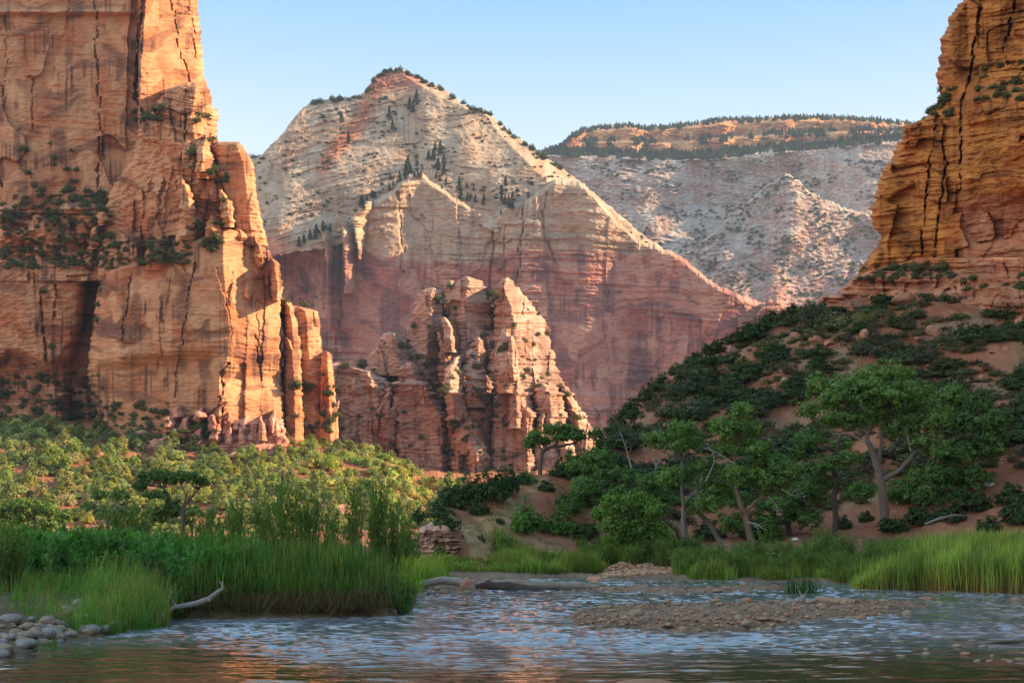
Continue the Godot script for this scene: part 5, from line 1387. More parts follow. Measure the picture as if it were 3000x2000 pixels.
func grass() -> void:
	var reed := []
	for k in 4: reed.append(tuft_mesh(Color(0.085, 0.20, 0.042), Color(0.17, 0.27, 0.06), 26, 0.017, 0.6))
	var places := []
	var tints := []
	for k in 1750:                                    # reeds standing along the near left bank
		var px := rng.randf_range(470.0, 1185.0)
		var shore := lerp_list(poly([470, 33.0, 520, 34.6, 850, 34.9, 1130, 35.8, 1160, 36.6, 1185, 38.4]), px)
		var d := shore + pow(rng.randf(), 1.6) * 13.0
		var h := rng.randf_range(1.0, 2.35) * (0.9 + 0.35 * n_low.get_noise_2d(px * 0.01, d * 0.2)) * lerp_list(poly([470, 0.6, 560, 1.0, 1040, 1.0, 1110, 0.8, 1150, 0.5, 1185, 0.3]), px)
		if d < shore + 1.2: h *= 0.72
		var x := (px - 1500.0) * d / F
		places.append(placed(Vector3(x, maxf(ground_h(px, d), 0.0) - 0.05, -d), 0.85, h, rng.randf() * TAU, rand_dir() * 0.08))
		var g := rng.randf_range(0.4, 1.5)
		tints.append(Color(g * 2.2, g * 0.95, g * 1.1) if rng.randf() < 0.13 else Color(g * rng.randf_range(0.8, 1.5), g, g * rng.randf_range(0.8, 1.3)))
	for k in 260:
		var px := rng.randf_range(1150.0, 1290.0)
		var d := rng.randf_range(62.0, 82.0) if px > 1200 else rng.randf_range(42.0, 66.0)
		var y := ground_h(px, d)
		if y < 0.02: continue
		places.append(placed(Vector3((px - 1500.0) * d / F, y - 0.05, -d), 1.2, rng.randf_range(0.7, 1.7), rng.randf() * TAU, rand_dir() * 0.1))
		var g := rng.randf_range(1.3, 2.2)
		tints.append(Color(g * 1.5, g, g * 0.7))
	scatter("reeds", "tall dark green reeds crowding the near river bank", "reeds", reed, mats.leaf, places, tints)
	# dead thatch hanging over the bank's edge
	var thatch := []
	for k in 2: thatch.append(tuft_mesh(Color(0.22, 0.155, 0.085), Color(0.28, 0.21, 0.13), 34, 0.010, 1.1))
	places = []
	tints = []
	for k in 420:
		var px := rng.randf_range(530.0, 1130.0)
		var d := lerp_list(poly([530, 34.3, 850, 34.4, 1130, 35.4]), px) + rng.randf() * 0.7
		var g := rng.randf_range(0.4, 1.3)
		places.append(placed(Vector3((px - 1500.0) * d / F, rng.randf_range(0.05, 0.4), -d), 0.6, rng.randf_range(0.3, 0.75), rng.randf() * TAU, rand_dir() * 0.6))
		tints.append(Color(g, g, g))
	scatter("dead_thatch", "tangled dead brown stalks under the reeds at the water's edge", "dead reeds", thatch, mats.leaf, places, tints)
	# soft grass with seed heads on the nearest bank
	var soft := []
	for k in 4: soft.append(tuft_mesh(Color(0.13, 0.28, 0.05), Color(0.24, 0.34, 0.10), 34, 0.010, 0.6, 0.5, 5 if k < 2 else 0))
	places = []
	tints = []
	for k in 1000:
		var px := rng.randf_range(-60.0, 465.0)
		var near := lerp_list(poly([-60, 28.0, 130, 27.6, 250, 27.4, 330, 28.4, 480, 30.8, 500, 31.4]), px)
		var d := near + pow(rng.randf(), 1.3) * 9.0
		if px < 240 and d < 33.5 and rng.randf() < 0.93: continue
		var h := rng.randf_range(0.3, 1.05) * (1.2 if px > 270 else 0.9) * (1.0 + 0.6 * n_low.get_noise_2d(px * 0.02, d * 0.5))
		var x := (px - 1500.0) * d / F
		if px < 330 and d > 29.5 and d < 31.5 and n_low.get_noise_2d(x * 0.5, d * 0.5) < 0.1: continue
		places.append(placed(Vector3(x, maxf(ground_h(px, d), 0.0) - 0.04, -d), 0.7, h, rng.randf() * TAU, rand_dir() * 0.12))
		var g := rng.randf_range(0.8, 1.5)
		tints.append(Color(g * 1.9, g * 0.9, g) if rng.randf() < 0.12 else Color(g * rng.randf_range(0.8, 1.3), g, g * rng.randf_range(0.8, 1.3)))
	scatter("bank_grass", "soft green seeding grass on the near bank by the cobbles", "grass", soft, mats.leaf, places, tints)
	# leafy stalks behind it
	var leafy := []
	for k in 3: leafy.append(willow_mesh(Color(0.12, 0.27, 0.065), 12, 60, 0.13))
	places = []
	tints = []
	for k in 520:
		var px := rng.randf_range(-80.0, 760.0)
		var d := rng.randf_range(35.5, 46.0)
		var h := rng.randf_range(0.9, 1.75)
		places.append(placed(Vector3((px - 1500.0) * d / F, ground_h(px, d) - 0.05, -d), 1.3, h, rng.randf() * TAU, rand_dir() * 0.1))
		var g := rng.randf_range(0.7, 1.35)
		tints.append(Color(g, g * rng.randf_range(0.9, 1.15), g * rng.randf_range(0.8, 1.3)))
	scatter("leafy_stalks", "leafy green stalks filling the bank behind the seeding grass", "weeds", leafy, mats.leaf, places, tints)
	# the tall bright grass of the far right bank
	var tall := []
	for k in 4: tall.append(tuft_mesh(Color(0.24, 0.32, 0.06), Color(0.27, 0.40, 0.09), 28, 0.018, 0.5, 0.5, 0, Color(0.27, 0.19, 0.07)))
	places = []
	tints = []
	for k in 1900:
		var px := rng.randf_range(2520.0, 3080.0)
		var shore := lerp_list(poly([2540, 58.5, 2600, 56.8, 2700, 56.2, 2850, 54.0, 3080, 51.0]), px)
		var d := shore + pow(rng.randf(), 1.5) * 15.0
		var h := rng.randf_range(1.4, 2.2) * lerp_list(poly([2520, 0.3, 2570, 0.6, 2620, 0.85, 2700, 1.0, 3080, 1.05]), px)
		places.append(placed(Vector3((px - 1500.0) * d / F, maxf(ground_h(px, d), 0.0) - 0.05, -d), 1.0, h, rng.randf() * TAU, rand_dir() * 0.1))
		var g := rng.randf_range(0.6, 1.3) * (1.0 + 0.7 * n_low.get_noise_2d(px * 0.012, d * 0.25))
		tints.append(Color(g * rng.randf_range(0.85, 1.35), g, g))
	scatter("tall_grass", "tall yellow-green grass along the far bank of the river", "grass", tall, mats.leaf, places, tints)
	# meadow between the mound and the gravel
	var meadow := []
	for k in 4: meadow.append(tuft_mesh(Color(0.17, 0.27, 0.05), Color(0.26, 0.34, 0.10), 34, 0.018, 0.5))
	places = []
	tints = []
	for k in 3000:
		var px := rng.randf_range(1215.0, 2620.0)
		var d := lerp_list(poly([1215, 80.0, 1300, 78.5, 1600, 79.0, 1740, 80.5, 1780, 83.0, 1980, 82.0, 2000, 73.6, 2200, 71.4, 2400, 69.6, 2550, 65.6, 2600, 62.0]), px) + pow(rng.randf(), 1.2) * 13.0
		var x := (px - 1500.0) * d / F
		var nz := n_low.get_noise_2d(x * 0.2 + 3.0, d * 0.2)
		if px > 1750 and nz < -0.22: continue
		if px < 1440 and d > 83.5: continue
		if px < 1700 and d > 89.0: continue
		var h := rng.randf_range(0.5, 1.0) * (1.2 + nz) * (0.55 if px < 1440 else 1.0)
		places.append(placed(Vector3(x, ground_h(px, d) - 0.05, -d), 1.0, h, rng.randf() * TAU, rand_dir() * 0.1))
		var g := rng.randf_range(0.75, 1.35) * (1.0 + 0.4 * n_low.get_noise_2d(x * 0.35, d * 0.35 + 8.0))
		tints.append(Color(g * 1.6, g * 0.9, g * 0.9) if rng.randf() < 0.15 else Color(g * rng.randf_range(0.9, 1.25), g, g * rng.randf_range(0.7, 1.2)))
	scatter("meadow_grass", "green meadow grass below the mound and the trees", "grass", meadow, mats.leaf, places, tints)
	# dry straw on the slope of the mound
	var straw := []
	for k in 3: straw.append(tuft_mesh(Color(0.40, 0.27, 0.14), Color(0.48, 0.35, 0.20), 26, 0.010, 0.7))
	places = []
	tints = []
	for k in 1500:
		var px := rng.randf_range(1240.0, 1720.0)
		var d := rng.randf_range(85.0, 106.0)
		var x := (px - 1500.0) * d / F
		if n_low.get_noise_2d(x * 0.16 + d * 0.05, d * 0.09) < -0.12: continue
		places.append(placed(Vector3(x, ground_h(px, d) - 0.03, -d), 0.8, rng.randf_range(0.2, 0.4), rng.randf() * TAU, rand_dir() * 0.2))
		var g := rng.randf_range(0.7, 1.2)
		tints.append(Color(g, g, g))
	scatter("dry_grass", "straw-coloured dry grass on the steep mound", "grass", straw, mats.leaf, places, tints)
	# willow thickets
	for q in [[1035, 1770, 80, 320, 45], [1110, 1765, 120, 310, 46], [1150, 1750, 90, 250, 48], [830, 1775, 120, 300, 45], [900, 1770, 110, 270, 46], [770, 1770, 110, 250, 46], [690, 1765, 120, 230, 47], [610, 1760, 110, 210, 48], [1185, 1720, 90, 200, 56], [1205, 1700, 70, 150, 62], [960, 1770, 90, 240, 45],
			[15, 1790, 150, 220, 33], [-25, 1800, 130, 210, 32], [400, 1730, 110, 200, 50], [330, 1730, 90, 190, 50]]:
		var d: float = q[4]
		var k := d / F
		var y := ground_h(q[0], d)
		var p := Vector3((q[0] - 1500.0) * d / F, y - 0.05, -d)
		var near: bool = q[0] < 100
		var h: float = q[3] * k
		bush2("willow_sapling", willows[rng.randi() % 5], mats.leaf, p, q[2] * k * 1.2, h, "leafy willow shoot beside the cobbles and seeding grass" if near else "wispy upright willow sapling growing out of the reeds", "willow", "willow shoots by the cobbles" if near else "willow saplings in the reeds")
	for k in 95:
		var px := rng.randf_range(1740.0, 2640.0)
		var d := lerp_list(poly([1740, 82.0, 1960, 81.0, 2010, 75.0, 2200, 73.0, 2400, 71.0, 2640, 63.0]), px) + pow(rng.randf(), 1.3) * 10.0
		var w := rng.randf_range(1.3, 2.6)
		bush2("willow_shrub", willows[k % 5], mats.leaf, Vector3((px - 1500.0) * d / F, ground_h(px, d) - 0.05, -d), w, w * rng.randf_range(0.6, 0.95), "feathery green willow shrub on the far bank before the trees", "willow", "willow shrubs on the far bank")
	# rushes standing in the water
	var rush := tuft_mesh(Color(0.04, 0.10, 0.015), Color(0.06, 0.14, 0.02), 260, 0.006, 0.12, 0.5)
	var rc := mesh_obj("rush_clump", rush, mats.leaf)
	rc.transform = placed(at_px(2352, 1738, 52.5), 1.5, 1.0, 0.4)
	tag(rc, "dense clump of dark rushes standing in the river before the far bank", "rushes")
	for q in [[2775, 1760, 0.3, 0.5], [160, 1845, 0.5, 0.75], [175, 1830, 0.45, 0.9], [140, 1905, 0.35, 0.35]]:
		var dd := flat_d(q[1])
		var o := mesh_obj("sedge_tuft", soft[3], mats.leaf)
		o.transform = placed(at_px(q[0], q[1], dd), q[2] * 1.6, q[3], rng.randf() * TAU)
		tag(o, "single tuft of sedge growing at the water's edge", "sedge", "sedge tufts at the water's edge")
# ------------------------------------------------------------------ stones and driftwood
var stones := []
var crags := []

func stone_mesh(seed_: int, sharp: float, col_a: Color, col_b: Color) -> ArrayMesh:
	var sp := SphereMesh.new()
	sp.radius = 0.5
	sp.height = 1.0
	sp.radial_segments = 14
	sp.rings = 8
	var a := sp.get_mesh_arrays()
	var v: PackedVector3Array = a[Mesh.ARRAY_VERTEX]
	var c := PackedColorArray()
	var planes := []
	rng.seed = 900 + seed_
	for k in 7: planes.append(rand_dir())
	for k in v.size():
		var p := v[k]
		var q := 1.0 + 0.16 * n_low.get_noise_3d(p.x * 1.6 + seed_ * 7.0, p.y * 1.6, p.z * 1.6)
		p *= q
		for pl in planes:
			var over: float = p.dot(pl) - lerpf(0.48, 0.33, sharp)
			if over > 0.0: p -= pl * over * lerpf(0.35, 0.95, sharp)
		p += p * 0.05 * sharp * n_fine.get_noise_3d(p.x * 6.0, p.y * 6.0, p.z * 6.0)
		v[k] = p
		var t := 0.5 + 0.9 * n_fbm.get_noise_3d(p.x * 2.5 + seed_, p.y * 4.0, p.z * 2.5)
		c.append(jitter(mixc(col_a, col_b, t), 0.06))
	var m := arrays_mesh(v, a[Mesh.ARRAY_INDEX], c)
	return smoothed(m) if sharp < 0.5 else m

func lay(called: String, m: Mesh, p: Vector3, size: Vector3, label: String, category: String, group: String) -> void:
	var o := mesh_obj(called, m, mats.stone)
	o.transform = Transform3D(Basis(Vector3.UP, rng.randf() * TAU) * Basis(Vector3.RIGHT, rng.randf_range(-0.2, 0.2)).scaled(size), p)
	tag(o, label, category, group)

func tube_thing(called: String, label: String, category: String, pts: Array, radii: Array, col: Color, sides := 10, twigs := 0) -> void:
	var v := PackedVector3Array()
	var c := PackedColorArray()
	var i := PackedInt32Array()
	var foot: Vector3 = pts[0]
	var fp := []
	var fr := []
	for q in pts.size() - 1:
		for s in 4:
			fp.append((pts[q] as Vector3).lerp(pts[q + 1], s / 4.0) - foot + rand_dir() * radii[q] * (0.12 if s else 0.0))
			fr.append(lerpf(radii[q], radii[q + 1], s / 4.0))
	fp.append(pts[pts.size() - 1] - foot)
	fr.append(radii[radii.size() - 1])
	tube(v, c, i, fp, fr, col, sides, 0.10)
	var root := base(called, foot)
	tag(root, label, category)
	mesh_obj("stem", arrays_mesh(v, i, c), mats.bark, root)
	for k in twigs:
		var tv := PackedVector3Array()
		var tc := PackedColorArray()
		var ti := PackedInt32Array()
		var from: Vector3 = fp[rng.randi_range(2, fp.size() - 1)]
		var to := from + (rand_dir() + Vector3(0, 0.5, 0)).normalized() * rng.randf_range(0.2, 0.45)
		tube(tv, tc, ti, bend_path(from, to, 3, 0.03), [0.03, 0.022, 0.015, 0.006], col, 5)
		mesh_obj("twig", arrays_mesh(tv, ti, tc), mats.bark, root)

func stones_and_wood() -> void:
	for k in 4: stones.append(stone_mesh(k, 0.42, Color(0.24, 0.18, 0.12), Color(0.34, 0.27, 0.19)))
	for k in 3: stones.append(stone_mesh(k + 4, 0.2, Color(0.30, 0.155, 0.09), Color(0.38, 0.23, 0.145)))
	for k in 2: stones.append(stone_mesh(k + 7, 0.15, Color(0.22, 0.20, 0.18), Color(0.32, 0.30, 0.27)))
	for k in 4: crags.append(stone_mesh(k + 12, 0.9, Color(0.42, 0.19, 0.11), Color(0.52, 0.29, 0.19)))
	rng.seed = 4711
	# cobbles heaped on the near left bank
	for k in 190:
		var px := rng.randf_range(-20.0, 330.0) if k < 150 else rng.randf_range(250.0, 470.0)
		var edge := lerp_list(poly([-20, 22.0, 0, 22.2, 130, 25.0, 250, 27.0, 400, 29.6, 480, 31.0]), px)
		var d := edge + rng.randf() * rng.randf_range(0.8, 5.0)
		var s := 0.10 + 0.30 * pow(rng.randf(), 1.6) * (1.0 if k % 6 else 1.5)
		var p := Vector3((px - 1500.0) * d / F, ground_h(px, d), -d)
		lay("cobble", stones[(k % 4) if k % 3 else 7 + k % 2], p + Vector3(0, s * 0.12, 0), Vector3(s, s * 0.55, s * 0.8), "smooth pale cobble heaped on the near bank below the grass", "stone", "cobbles on the near bank")
	# stones of the gravel bars and the shallows
	var n := 0
	for k in 3000:
		if n >= 190: break
		var px := rng.randf_range(1640.0, 2720.0)
		var py := rng.randf_range(1708.0, 1870.0)
		var m := bar_mask(px, py)
		if m < -0.25 or (m > 0.5 and rng.randf() < 0.7): continue
		var d := flat_d(py)
		var s := 0.09 + 0.42 * pow(rng.randf(), 3.0)
		n += 1
		lay("bar_stone", stones[k % 7], Vector3((px - 1500.0) * d / F, maxf(ground_h(px, d), -0.03) + s * 0.1, -d), Vector3(s, s * rng.randf_range(0.3, 0.55), s * rng.randf_range(0.6, 0.95)), "rounded brown stone on the gravel bar in the river", "stone", "stones of the gravel bars")
	for q in [[2394, 1876, 32, 12], [2510, 1866, 30, 8], [2440, 1884, 34, 10], [2806, 1893, 34, 14], [2830, 1916, 28, 13], [2714, 1915, 26, 11], [2715, 1903, 20, 9], [2865, 1937, 22, 12], [2900, 1938, 18, 12], [2908, 1922, 14, 9], [2880, 1894, 30, 8], [2910, 1897, 26, 8], [2716, 1754, 40, 12], [2755, 1765, 38, 8], [2640, 1921, 30, 7], [2590, 1759, 28, 9], [2620, 1764, 34, 9], [2850, 1876, 24, 7], [2730, 1862, 16, 8], [2640, 1878, 22, 6],
			[1352, 1772, 46, 14], [1300, 1786, 34, 10], [1622, 1775, 30, 13], [1615, 1785, 18, 6], [2107, 1750, 26, 12], [2180, 1779, 30, 12], [2304, 1813, 42, 17], [2337, 1814, 26, 14], [2240, 1825, 30, 11], [2980, 1758, 40, 14], [1700, 1790, 24, 9], [1985, 1738, 30, 9], [2960, 1940, 26, 9], [2990, 1930, 24, 8]]:
		var d := flat_d(q[1])
		var k := d / F
		lay("river_rock", stones[rng.randi() % 7], at_px(q[0], q[1], d) + Vector3(0, q[3] * k * 0.05, 0), Vector3(q[2] * k * 1.15, q[3] * k * 1.0, q[2] * k * 0.9), "wet brown rock breaking the surface of the riffle", "stone", "rocks standing in the riffle")
	# a rock just under the surface, close by, with the water sliding over it
	lay("river_rock", stones[5], at_px(1890, 2000, flat_d(1998.0)) + Vector3(0, -0.02, 0), Vector3(0.9, 0.16, 0.5), "wet brown rock breaking the surface of the riffle", "stone", "rocks standing in the riffle")
	for k in 60:
		var px := rng.randf_range(1220.0, 1480.0)
		var py := rng.randf_range(1700.0, 1742.0)
		if px > 1400 and py > 1715: continue
		var d := flat_d(py)
		var s := rng.randf_range(0.2, 0.5)
		lay("shore_stone", stones[k % 9], Vector3((px - 1500.0) * d / F, maxf(0.0, ground_h(px, d)) + s * 0.1, -d), Vector3(s, s * 0.55, s * 0.8), "stone in the jumble round the driftwood logs by the reeds", "stone", "stones round the driftwood")
	lay("boulder", crags[1], at_px(1365, 1738, 55.0) + Vector3(0, 0.25, 0), Vector3(0.85, 0.95, 0.7), "angular pink boulder lying against the driftwood logs", "boulder", "")
	lay("boulder", crags[2], at_px(1745, 1700, 72.5) + Vector3(0, 0.05, 0), Vector3(1.4, 0.4, 0.9), "flat red boulder at the far edge of the river", "boulder", "")
	var gravel := stone_mesh(30, 0.3, Color(0.26, 0.15, 0.09), Color(0.38, 0.25, 0.16))
	var places := []
	var tints := []
	for k in 7000:
		var px := rng.randf_range(1200.0, 2760.0)
		var py := rng.randf_range(1690.0, 1872.0)
		if bar_mask(px, py) < -0.1 and not (px > 1780 and px < 1990 and py < 1702): continue
		var d := flat_d(py)
		var y := ground_h(px, d)
		if y < -0.05: continue
		var s := rng.randf_range(0.03, 0.07) + 0.09 * pow(rng.randf(), 4.0)
		places.append(Transform3D(Basis(rand_dir(), rng.randf() * TAU).scaled(Vector3(s, s * 0.6, s)), Vector3((px - 1500.0) * d / F, y + s * 0.2, -d)))
		var g := rng.randf_range(0.6, 1.5)
		tints.append(Color(g, g * rng.randf_range(0.85, 1.05), g * rng.randf_range(0.8, 1.1)))
	for k in 900:                                      # the gravel bank at the far bend
		var px := rng.randf_range(1770.0, 2000.0)
		var d := rng.randf_range(77.5, 82.0)
		var s := rng.randf_range(0.12, 0.35)
		places.append(Transform3D(Basis(rand_dir(), rng.randf() * TAU).scaled(Vector3(s, s * 0.6, s)), Vector3((px - 1500.0) * d / F, ground_h(px, d) + s * 0.1, -d)))
		var g := rng.randf_range(0.8, 1.7)
		tints.append(Color(g, g * 0.93, g * 0.9))
	scatter("gravel", "brown gravel of the river bars", "gravel", [gravel], mats.stone, places, tints)
	# loose rubble on the two slopes
	places = []
	tints = []
	for k in 5200:
		var px := rng.randf_range(1780.0, 3050.0)
		var d := rng.randf_range(98.0, 176.0)
		var x := (px - 1500.0) * d / F
		if n_low.get_noise_2d(x * 0.09 + 77.0, d * 0.09) < rng.randf_range(-0.3, 0.3): continue
		var s := rng.randf_range(0.08, 0.32)
		places.append(Transform3D(Basis(rand_dir(), rng.randf() * TAU).scaled(Vector3(s, s * 0.7, s)), Vector3(x, ground_h(px, d) + s * 0.1, -d)))
		var g := rng.randf_range(0.5, 1.15)
		tints.append(Color(g, g, g))
	for k in 3500:
		var px := rng.randf_range(-40.0, 1330.0)
		var d := rng.randf_range(288.0, 420.0)
		var s := rng.randf_range(0.25, 0.9)
		places.append(Transform3D(Basis(rand_dir(), rng.randf() * TAU).scaled(Vector3(s, s * 0.7, s)), Vector3((px - 1500.0) * d / F, ground_h(px, d) + s * 0.1, -d)))
		var g := rng.randf_range(0.5, 1.1)
		tints.append(Color(g, g, g))
	scatter("rubble", "loose red rubble strewn over the slopes", "rubble", [crags[0], crags[2]], mats.stone, places, tints)
	# boulders on the slopes
	for q in [[2735, 985, 60, 46], [2690, 1000, 40, 22], [2535, 1000, 36, 50], [2430, 1010, 40, 18], [2390, 1000, 50, 26], [2760, 1020, 40, 24], [2860, 1000, 90, 40], [2990, 960, 46, 40], [2330, 990, 40, 24], [2950, 1030, 30, 22], [2870, 870, 90, 30], [2960, 872, 70, 22], [2650, 885, 90, 40], [2300, 1130, 50, 32], [2130, 1090, 40, 16], [2800, 975, 30, 18], [2500, 965, 30, 14], [2240, 1020, 30, 18], [2570, 1010, 26, 12], [2700, 1060, 60, 24], [2780, 1090, 40, 18], [2830, 1120, 30, 14], [2640, 1050, 40, 18]]:
		var d := hit(q[0], q[1], 90.0, 176.0)
		var k := d / F
		lay("hill_boulder", crags[rng.randi() % 4], at_px(q[0], q[1], d) + Vector3(0, q[3] * k * 0.25, 0), Vector3(q[2] * k, q[3] * k, q[2] * k * 0.8), "angular red boulder lying among the shrubs of the shaded hillside", "boulder", "boulders on the shaded hillside")
	for k in 90:
		var px := rng.randf_range(2550.0, 2880.0)
		var py := 1050.0 + (px - 2550.0) * 0.22 + rng.randf_range(-20.0, 50.0)
		if k % 3 == 0:
			px = rng.randf_range(1890.0, 2030.0)
			py = 1300.0 - (px - 1890.0) * 0.75 + rng.randf_range(-25, 35)
		var d := hit(px, py, 90.0, 176.0)
		var s := rng.randf_range(0.3, 0.9)
		lay("scree_stone", crags[k % 4], at_px(px, py, d) + Vector3(0, s * 0.1, 0), Vector3(s, s * 0.6, s * 0.8), "broken red stone of the scree on the shaded hillside", "stone", "scree stones on the shaded hillside")
	for q in [[930, 1535, 70, 36], [1000, 1525, 90, 60], [970, 1500, 60, 30], [905, 1575, 40, 20], [1045, 1570, 60, 36], [1015, 1585, 50, 20], [880, 1580, 40, 20], [220, 1440, 26, 30], [280, 1350, 40, 24], [290, 1340, 30, 20], [740, 1455, 40, 20], [690, 1345, 60, 26], [470, 1330, 40, 30], [560, 1400, 40, 20], [830, 1390, 40, 16], [420, 1280, 60, 30], [370, 1260, 40, 30], [520, 1290, 70, 30], [620, 1300, 60, 36], [950, 1290, 60, 40], [900, 1260, 50, 40], [1150, 1410, 40, 20], [1180, 1440, 50, 16]]:
		var d := hit(q[0], q[1], 284.0, 430.0)
		var k := d / F
		lay("slope_boulder", crags[rng.randi() % 4], at_px(q[0], q[1], d) + Vector3(0, q[3] * k * 0.3, 0), Vector3(q[2] * k, q[3] * k, q[2] * k * 0.8), "sunlit orange boulder among the scrub of the slope", "boulder", "boulders on the sunlit slope")
	lay("white_rock", stone_mesh(40, 0.3, Color(0.75, 0.74, 0.72), Color(0.8, 0.8, 0.78)), at_px(2900, 1425, hit(2900, 1428, 85, 176)) + Vector3(0, 0.15, 0), Vector3(0.8, 0.42, 0.6), "small white rock on the red bank beside the dark cottonwood", "stone", "")
	lay("pale_rock", stone_mesh(41, 0.3, Color(0.6, 0.57, 0.52), Color(0.66, 0.63, 0.6)), at_px(2330, 1585, 84.0) + Vector3(0, 0.1, 0), Vector3(0.6, 0.3, 0.5), "pale rock under the woody debris behind the willows", "stone", "")
	# driftwood
	var grey := Color(0.33, 0.29, 0.24)
	tube_thing("driftwood_branch", "bleached grey driftwood branch curving up out of the bank", "driftwood", [at_px(448, 1808, 32.5), at_px(475, 1795, 32.8), at_px(510, 1778, 33.0), at_px(560, 1770, 33.2), at_px(610, 1755, 33.4), at_px(635, 1735, 33.4), at_px(652, 1722, 33.5), at_px(648, 1708, 33.5), at_px(640, 1702, 33.5)], [0.02, 0.04, 0.06, 0.07, 0.065, 0.05, 0.035, 0.02, 0.008], grey, 10, 4)
	tube_thing("driftwood_stick", "dark wet stick lying in the water below the bleached branch", "driftwood", [at_px(440, 1818, 33.2), at_px(500, 1817, 33.2), at_px(560, 1818, 33.2), at_px(600, 1821, 33.0)], [0.02, 0.04, 0.035, 0.01], Color(0.10, 0.075, 0.055))
	tube_thing("driftwood_log", "short pale log end sticking out of the reeds", "log", [at_px(1090, 1768, 36.2), at_px(1120, 1785, 36.0), at_px(1158, 1795, 35.8)], [0.16, 0.15, 0.09], Color(0.40, 0.35, 0.27))
	tube_thing("driftwood_log", "long pale curved log resting above the jumbled stones", "log", [at_px(1235, 1712, 57.0), at_px(1290, 1700, 57.0), at_px(1340, 1704, 57.2), at_px(1390, 1718, 57.4)], [0.15, 0.19, 0.19, 0.13], Color(0.40, 0.35, 0.28))
	tube_thing("driftwood_log", "dark rotten log lying at the waterline of the jam", "log", [at_px(1385, 1722, 57.2), at_px(1430, 1716, 57.0), at_px(1480, 1721, 56.6), at_px(1530, 1730, 56.2), at_px(1590, 1733, 56.0), at_px(1640, 1728, 56.0)], [0.15, 0.22, 0.26, 0.26, 0.2, 0.12], Color(0.07, 0.055, 0.045))
	tube_thing("driftwood_log", "weathered grey log stretched along the top of the jam", "log", [at_px(1440, 1706, 57.6), at_px(1500, 1706, 57.4), at_px(1560, 1712, 57.2), at_px(1620, 1714, 57.0), at_px(1690, 1714, 57.0), at_px(1745, 1720, 57.0)], [0.10, 0.16, 0.18, 0.17, 0.18, 0.15], Color(0.30, 0.26, 0.21))
	tube_thing("driftwood_log", "thick sawn brown log lying on the gravel bar", "log", [at_px(2395, 1757, 43.5), at_px(2430, 1763, 43.0), at_px(2470, 1768, 42.6), at_px(2508, 1774, 42.2)], [0.13, 0.18, 0.2, 0.21], Color(0.30, 0.21, 0.14))
	tube_thing("driftwood_root", "bleached gnarled root stump on the gravel bar beside the log", "driftwood", [at_px(2288, 1774, 42.0), at_px(2310, 1768, 42.2), at_px(2335, 1766, 42.4), at_px(2352, 1755, 42.6), at_px(2350, 1742, 42.6)], [0.10, 0.13, 0.15, 0.14, 0.05], Color(0.30, 0.27, 0.23), 10, 7)
	tube_thing("driftwood_stick", "thin dark pole lying over the shallows near the right gravel", "driftwood", [at_px(2890, 1888, 25.2), at_px(2940, 1882, 25.4), at_px(3010, 1884, 25.6)], [0.02, 0.035, 0.03], Color(0.08, 0.065, 0.05))
	tube_thing("fallen_trunk", "bleached fallen trunk half hidden in the grass under the cottonwood", "log", [at_px(2710, 1535, 82.0), at_px(2750, 1520, 82.0), at_px(2800, 1508, 82.0), at_px(2830, 1510, 82.0)], [0.07, 0.09, 0.06, 0.02], Color(0.24, 0.21, 0.18), 8, 6)
# ------------------------------------------------------------------ the scene
const SUN_AZ := 77.0
const SUN_EL := 28.0
func sun_dir() -> Vector3:
	var az := deg_to_rad(SUN_AZ)
	var el := deg_to_rad(SUN_EL)
	return Vector3(sin(az) * cos(el), sin(el), -cos(az) * cos(el))

# clear hazy air: near white at the horizon, blue higher up, whiter all round towards the sun
func sky_picture() -> ImageTexture:
	var W := 512
	var H := 256
	var im := Image.create(W, H, false, Image.FORMAT_RGBF)
	var s := sun_dir()
	for j in H:
		var el := PI * (0.5 - (j + 0.5) / H)
		for i in W:
			var az := TAU * ((i + 0.5) / W - 0.5)
			var dir := Vector3(sin(az) * cos(el), sin(el), -cos(az) * cos(el))
			var low := pow(1.0 - sstep(0.20, 0.46, maxf(dir.y, 0.0)), 1.0)
			var c := Color(0.20, 0.46, 0.76).lerp(Color(0.80, 0.86, 0.88), low)
			var near := maxf(0.0, dir.dot(s))
			c = c.lerp(Color(1.0, 0.99, 0.96), 0.75 * pow(near, 3.0))
			c += Color(1.0, 0.93, 0.8) * 1.2 * pow(near, 24.0)
			if dir.y < 0.0: c = Color(0.30, 0.22, 0.16)
			c = c * SKY_GAIN
			im.set_pixel(i, j, Color(c.r, c.g, c.b))
	return ImageTexture.create_from_image(im)
const SKY_GAIN := 0.57
func grain(m: StandardMaterial3D, freq: float, scale_: Vector3, depth: float) -> void:
	var n := FastNoiseLite.new()
	n.seed = 77
	n.frequency = freq
	n.fractal_octaves = 5
	var t := NoiseTexture2D.new()
	t.width = 512
	t.height = 512
	t.seamless = true
	t.as_normal_map = true
	t.bump_strength = 6.0
	t.noise = n
	m.normal_enabled = true
	m.normal_texture = t
	m.normal_scale = depth
	m.uv1_triplanar = true
	m.uv1_world_triplanar = true
	m.uv1_scale = scale_

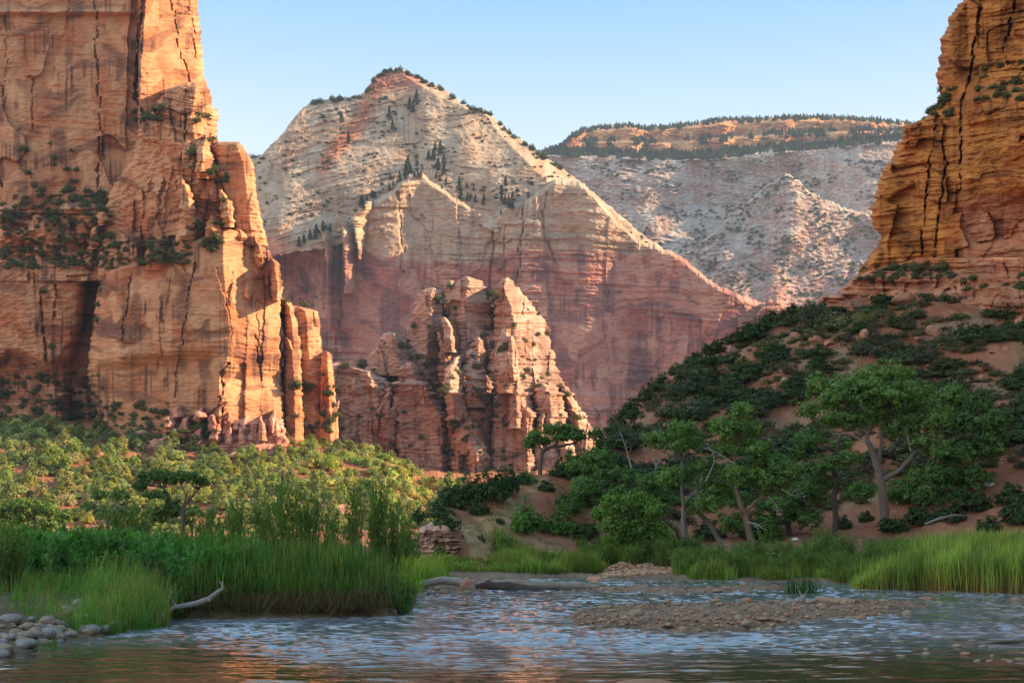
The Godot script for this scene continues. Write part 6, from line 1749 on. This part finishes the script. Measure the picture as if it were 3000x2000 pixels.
func _ready() -> void:
	rng.seed = 20240611
	var cam := Camera3D.new()
	cam.name = "camera"
	cam.set_frustum(2000.0 / F * 0.5, Vector2(0.0, 600.0 / F * 0.5), 0.5, 9000.0)
	cam.position = Vector3(0, EYE, 0)
	add_child(cam)
	cam.current = true
	var env := Environment.new()
	env.background_mode = Environment.BG_SKY
	var sky := Sky.new()
	var sm := PanoramaSkyMaterial.new()
	sm.panorama = sky_picture()
	sky.sky_material = sm
	env.sky = sky
	env.background_energy_multiplier = 1.0
	env.tonemap_mode = Environment.TONE_MAPPER_LINEAR
	env.tonemap_exposure = 2.4
	env.sdfgi_enabled = true
	env.ssao_enabled = true
	env.ssil_enabled = true
	env.fog_enabled = true
	env.fog_density = 0.00007
	env.fog_light_color = Color(0.80, 0.88, 1.0)
	var we := WorldEnvironment.new()
	we.environment = env
	add_child(we)
	var sun := DirectionalLight3D.new()
	sun.name = "sun"
	sun.light_energy = 1.6
	sun.light_color = Color(1.0, 0.87, 0.69)
	sun.light_angular_distance = 0.5
	sun.shadow_enabled = true
	add_child(sun)
	sun.look_at_from_position(Vector3.ZERO, -sun_dir())
	set_noises()
	set_ground()
	mats.rock = tint_mat(0.95)
	mats.soil = tint_mat(1.0)
	mats.stone = tint_mat(0.8)
	mats.bark = tint_mat(0.95)
	grain(mats.bark, 0.05, Vector3(3.0, 0.8, 3.0), 1.0)
	grain(mats.soil, 0.02, Vector3(0.35, 0.35, 0.35), 0.8)
	grain(mats.stone, 0.03, Vector3(1.5, 1.5, 1.5), 0.6)
	mats.leaf = tint_mat(0.7, Color(0.75, 0.85, 0.4))
	mats.leaf_dry = tint_mat(0.8, Color(0.78, 0.82, 0.42))
	var wm := StandardMaterial3D.new()
	wm.vertex_color_use_as_albedo = true
	wm.roughness = 0.06
	wm.metallic_specular = 0.7
	mats.water = wm
	build_ground()
	build_water()
	print("ground ", Time.get_ticks_msec())
	masses()
	print("masses ", Time.get_ticks_msec())
	make_kinds()
	left_slope_plants()
	river_trees()
	hillside_plants()
	cliff_plants()
	far_trees()
	print("plants ", Time.get_ticks_msec())
	grass()
	stones_and_wood()
	print("done ", Time.get_ticks_msec())
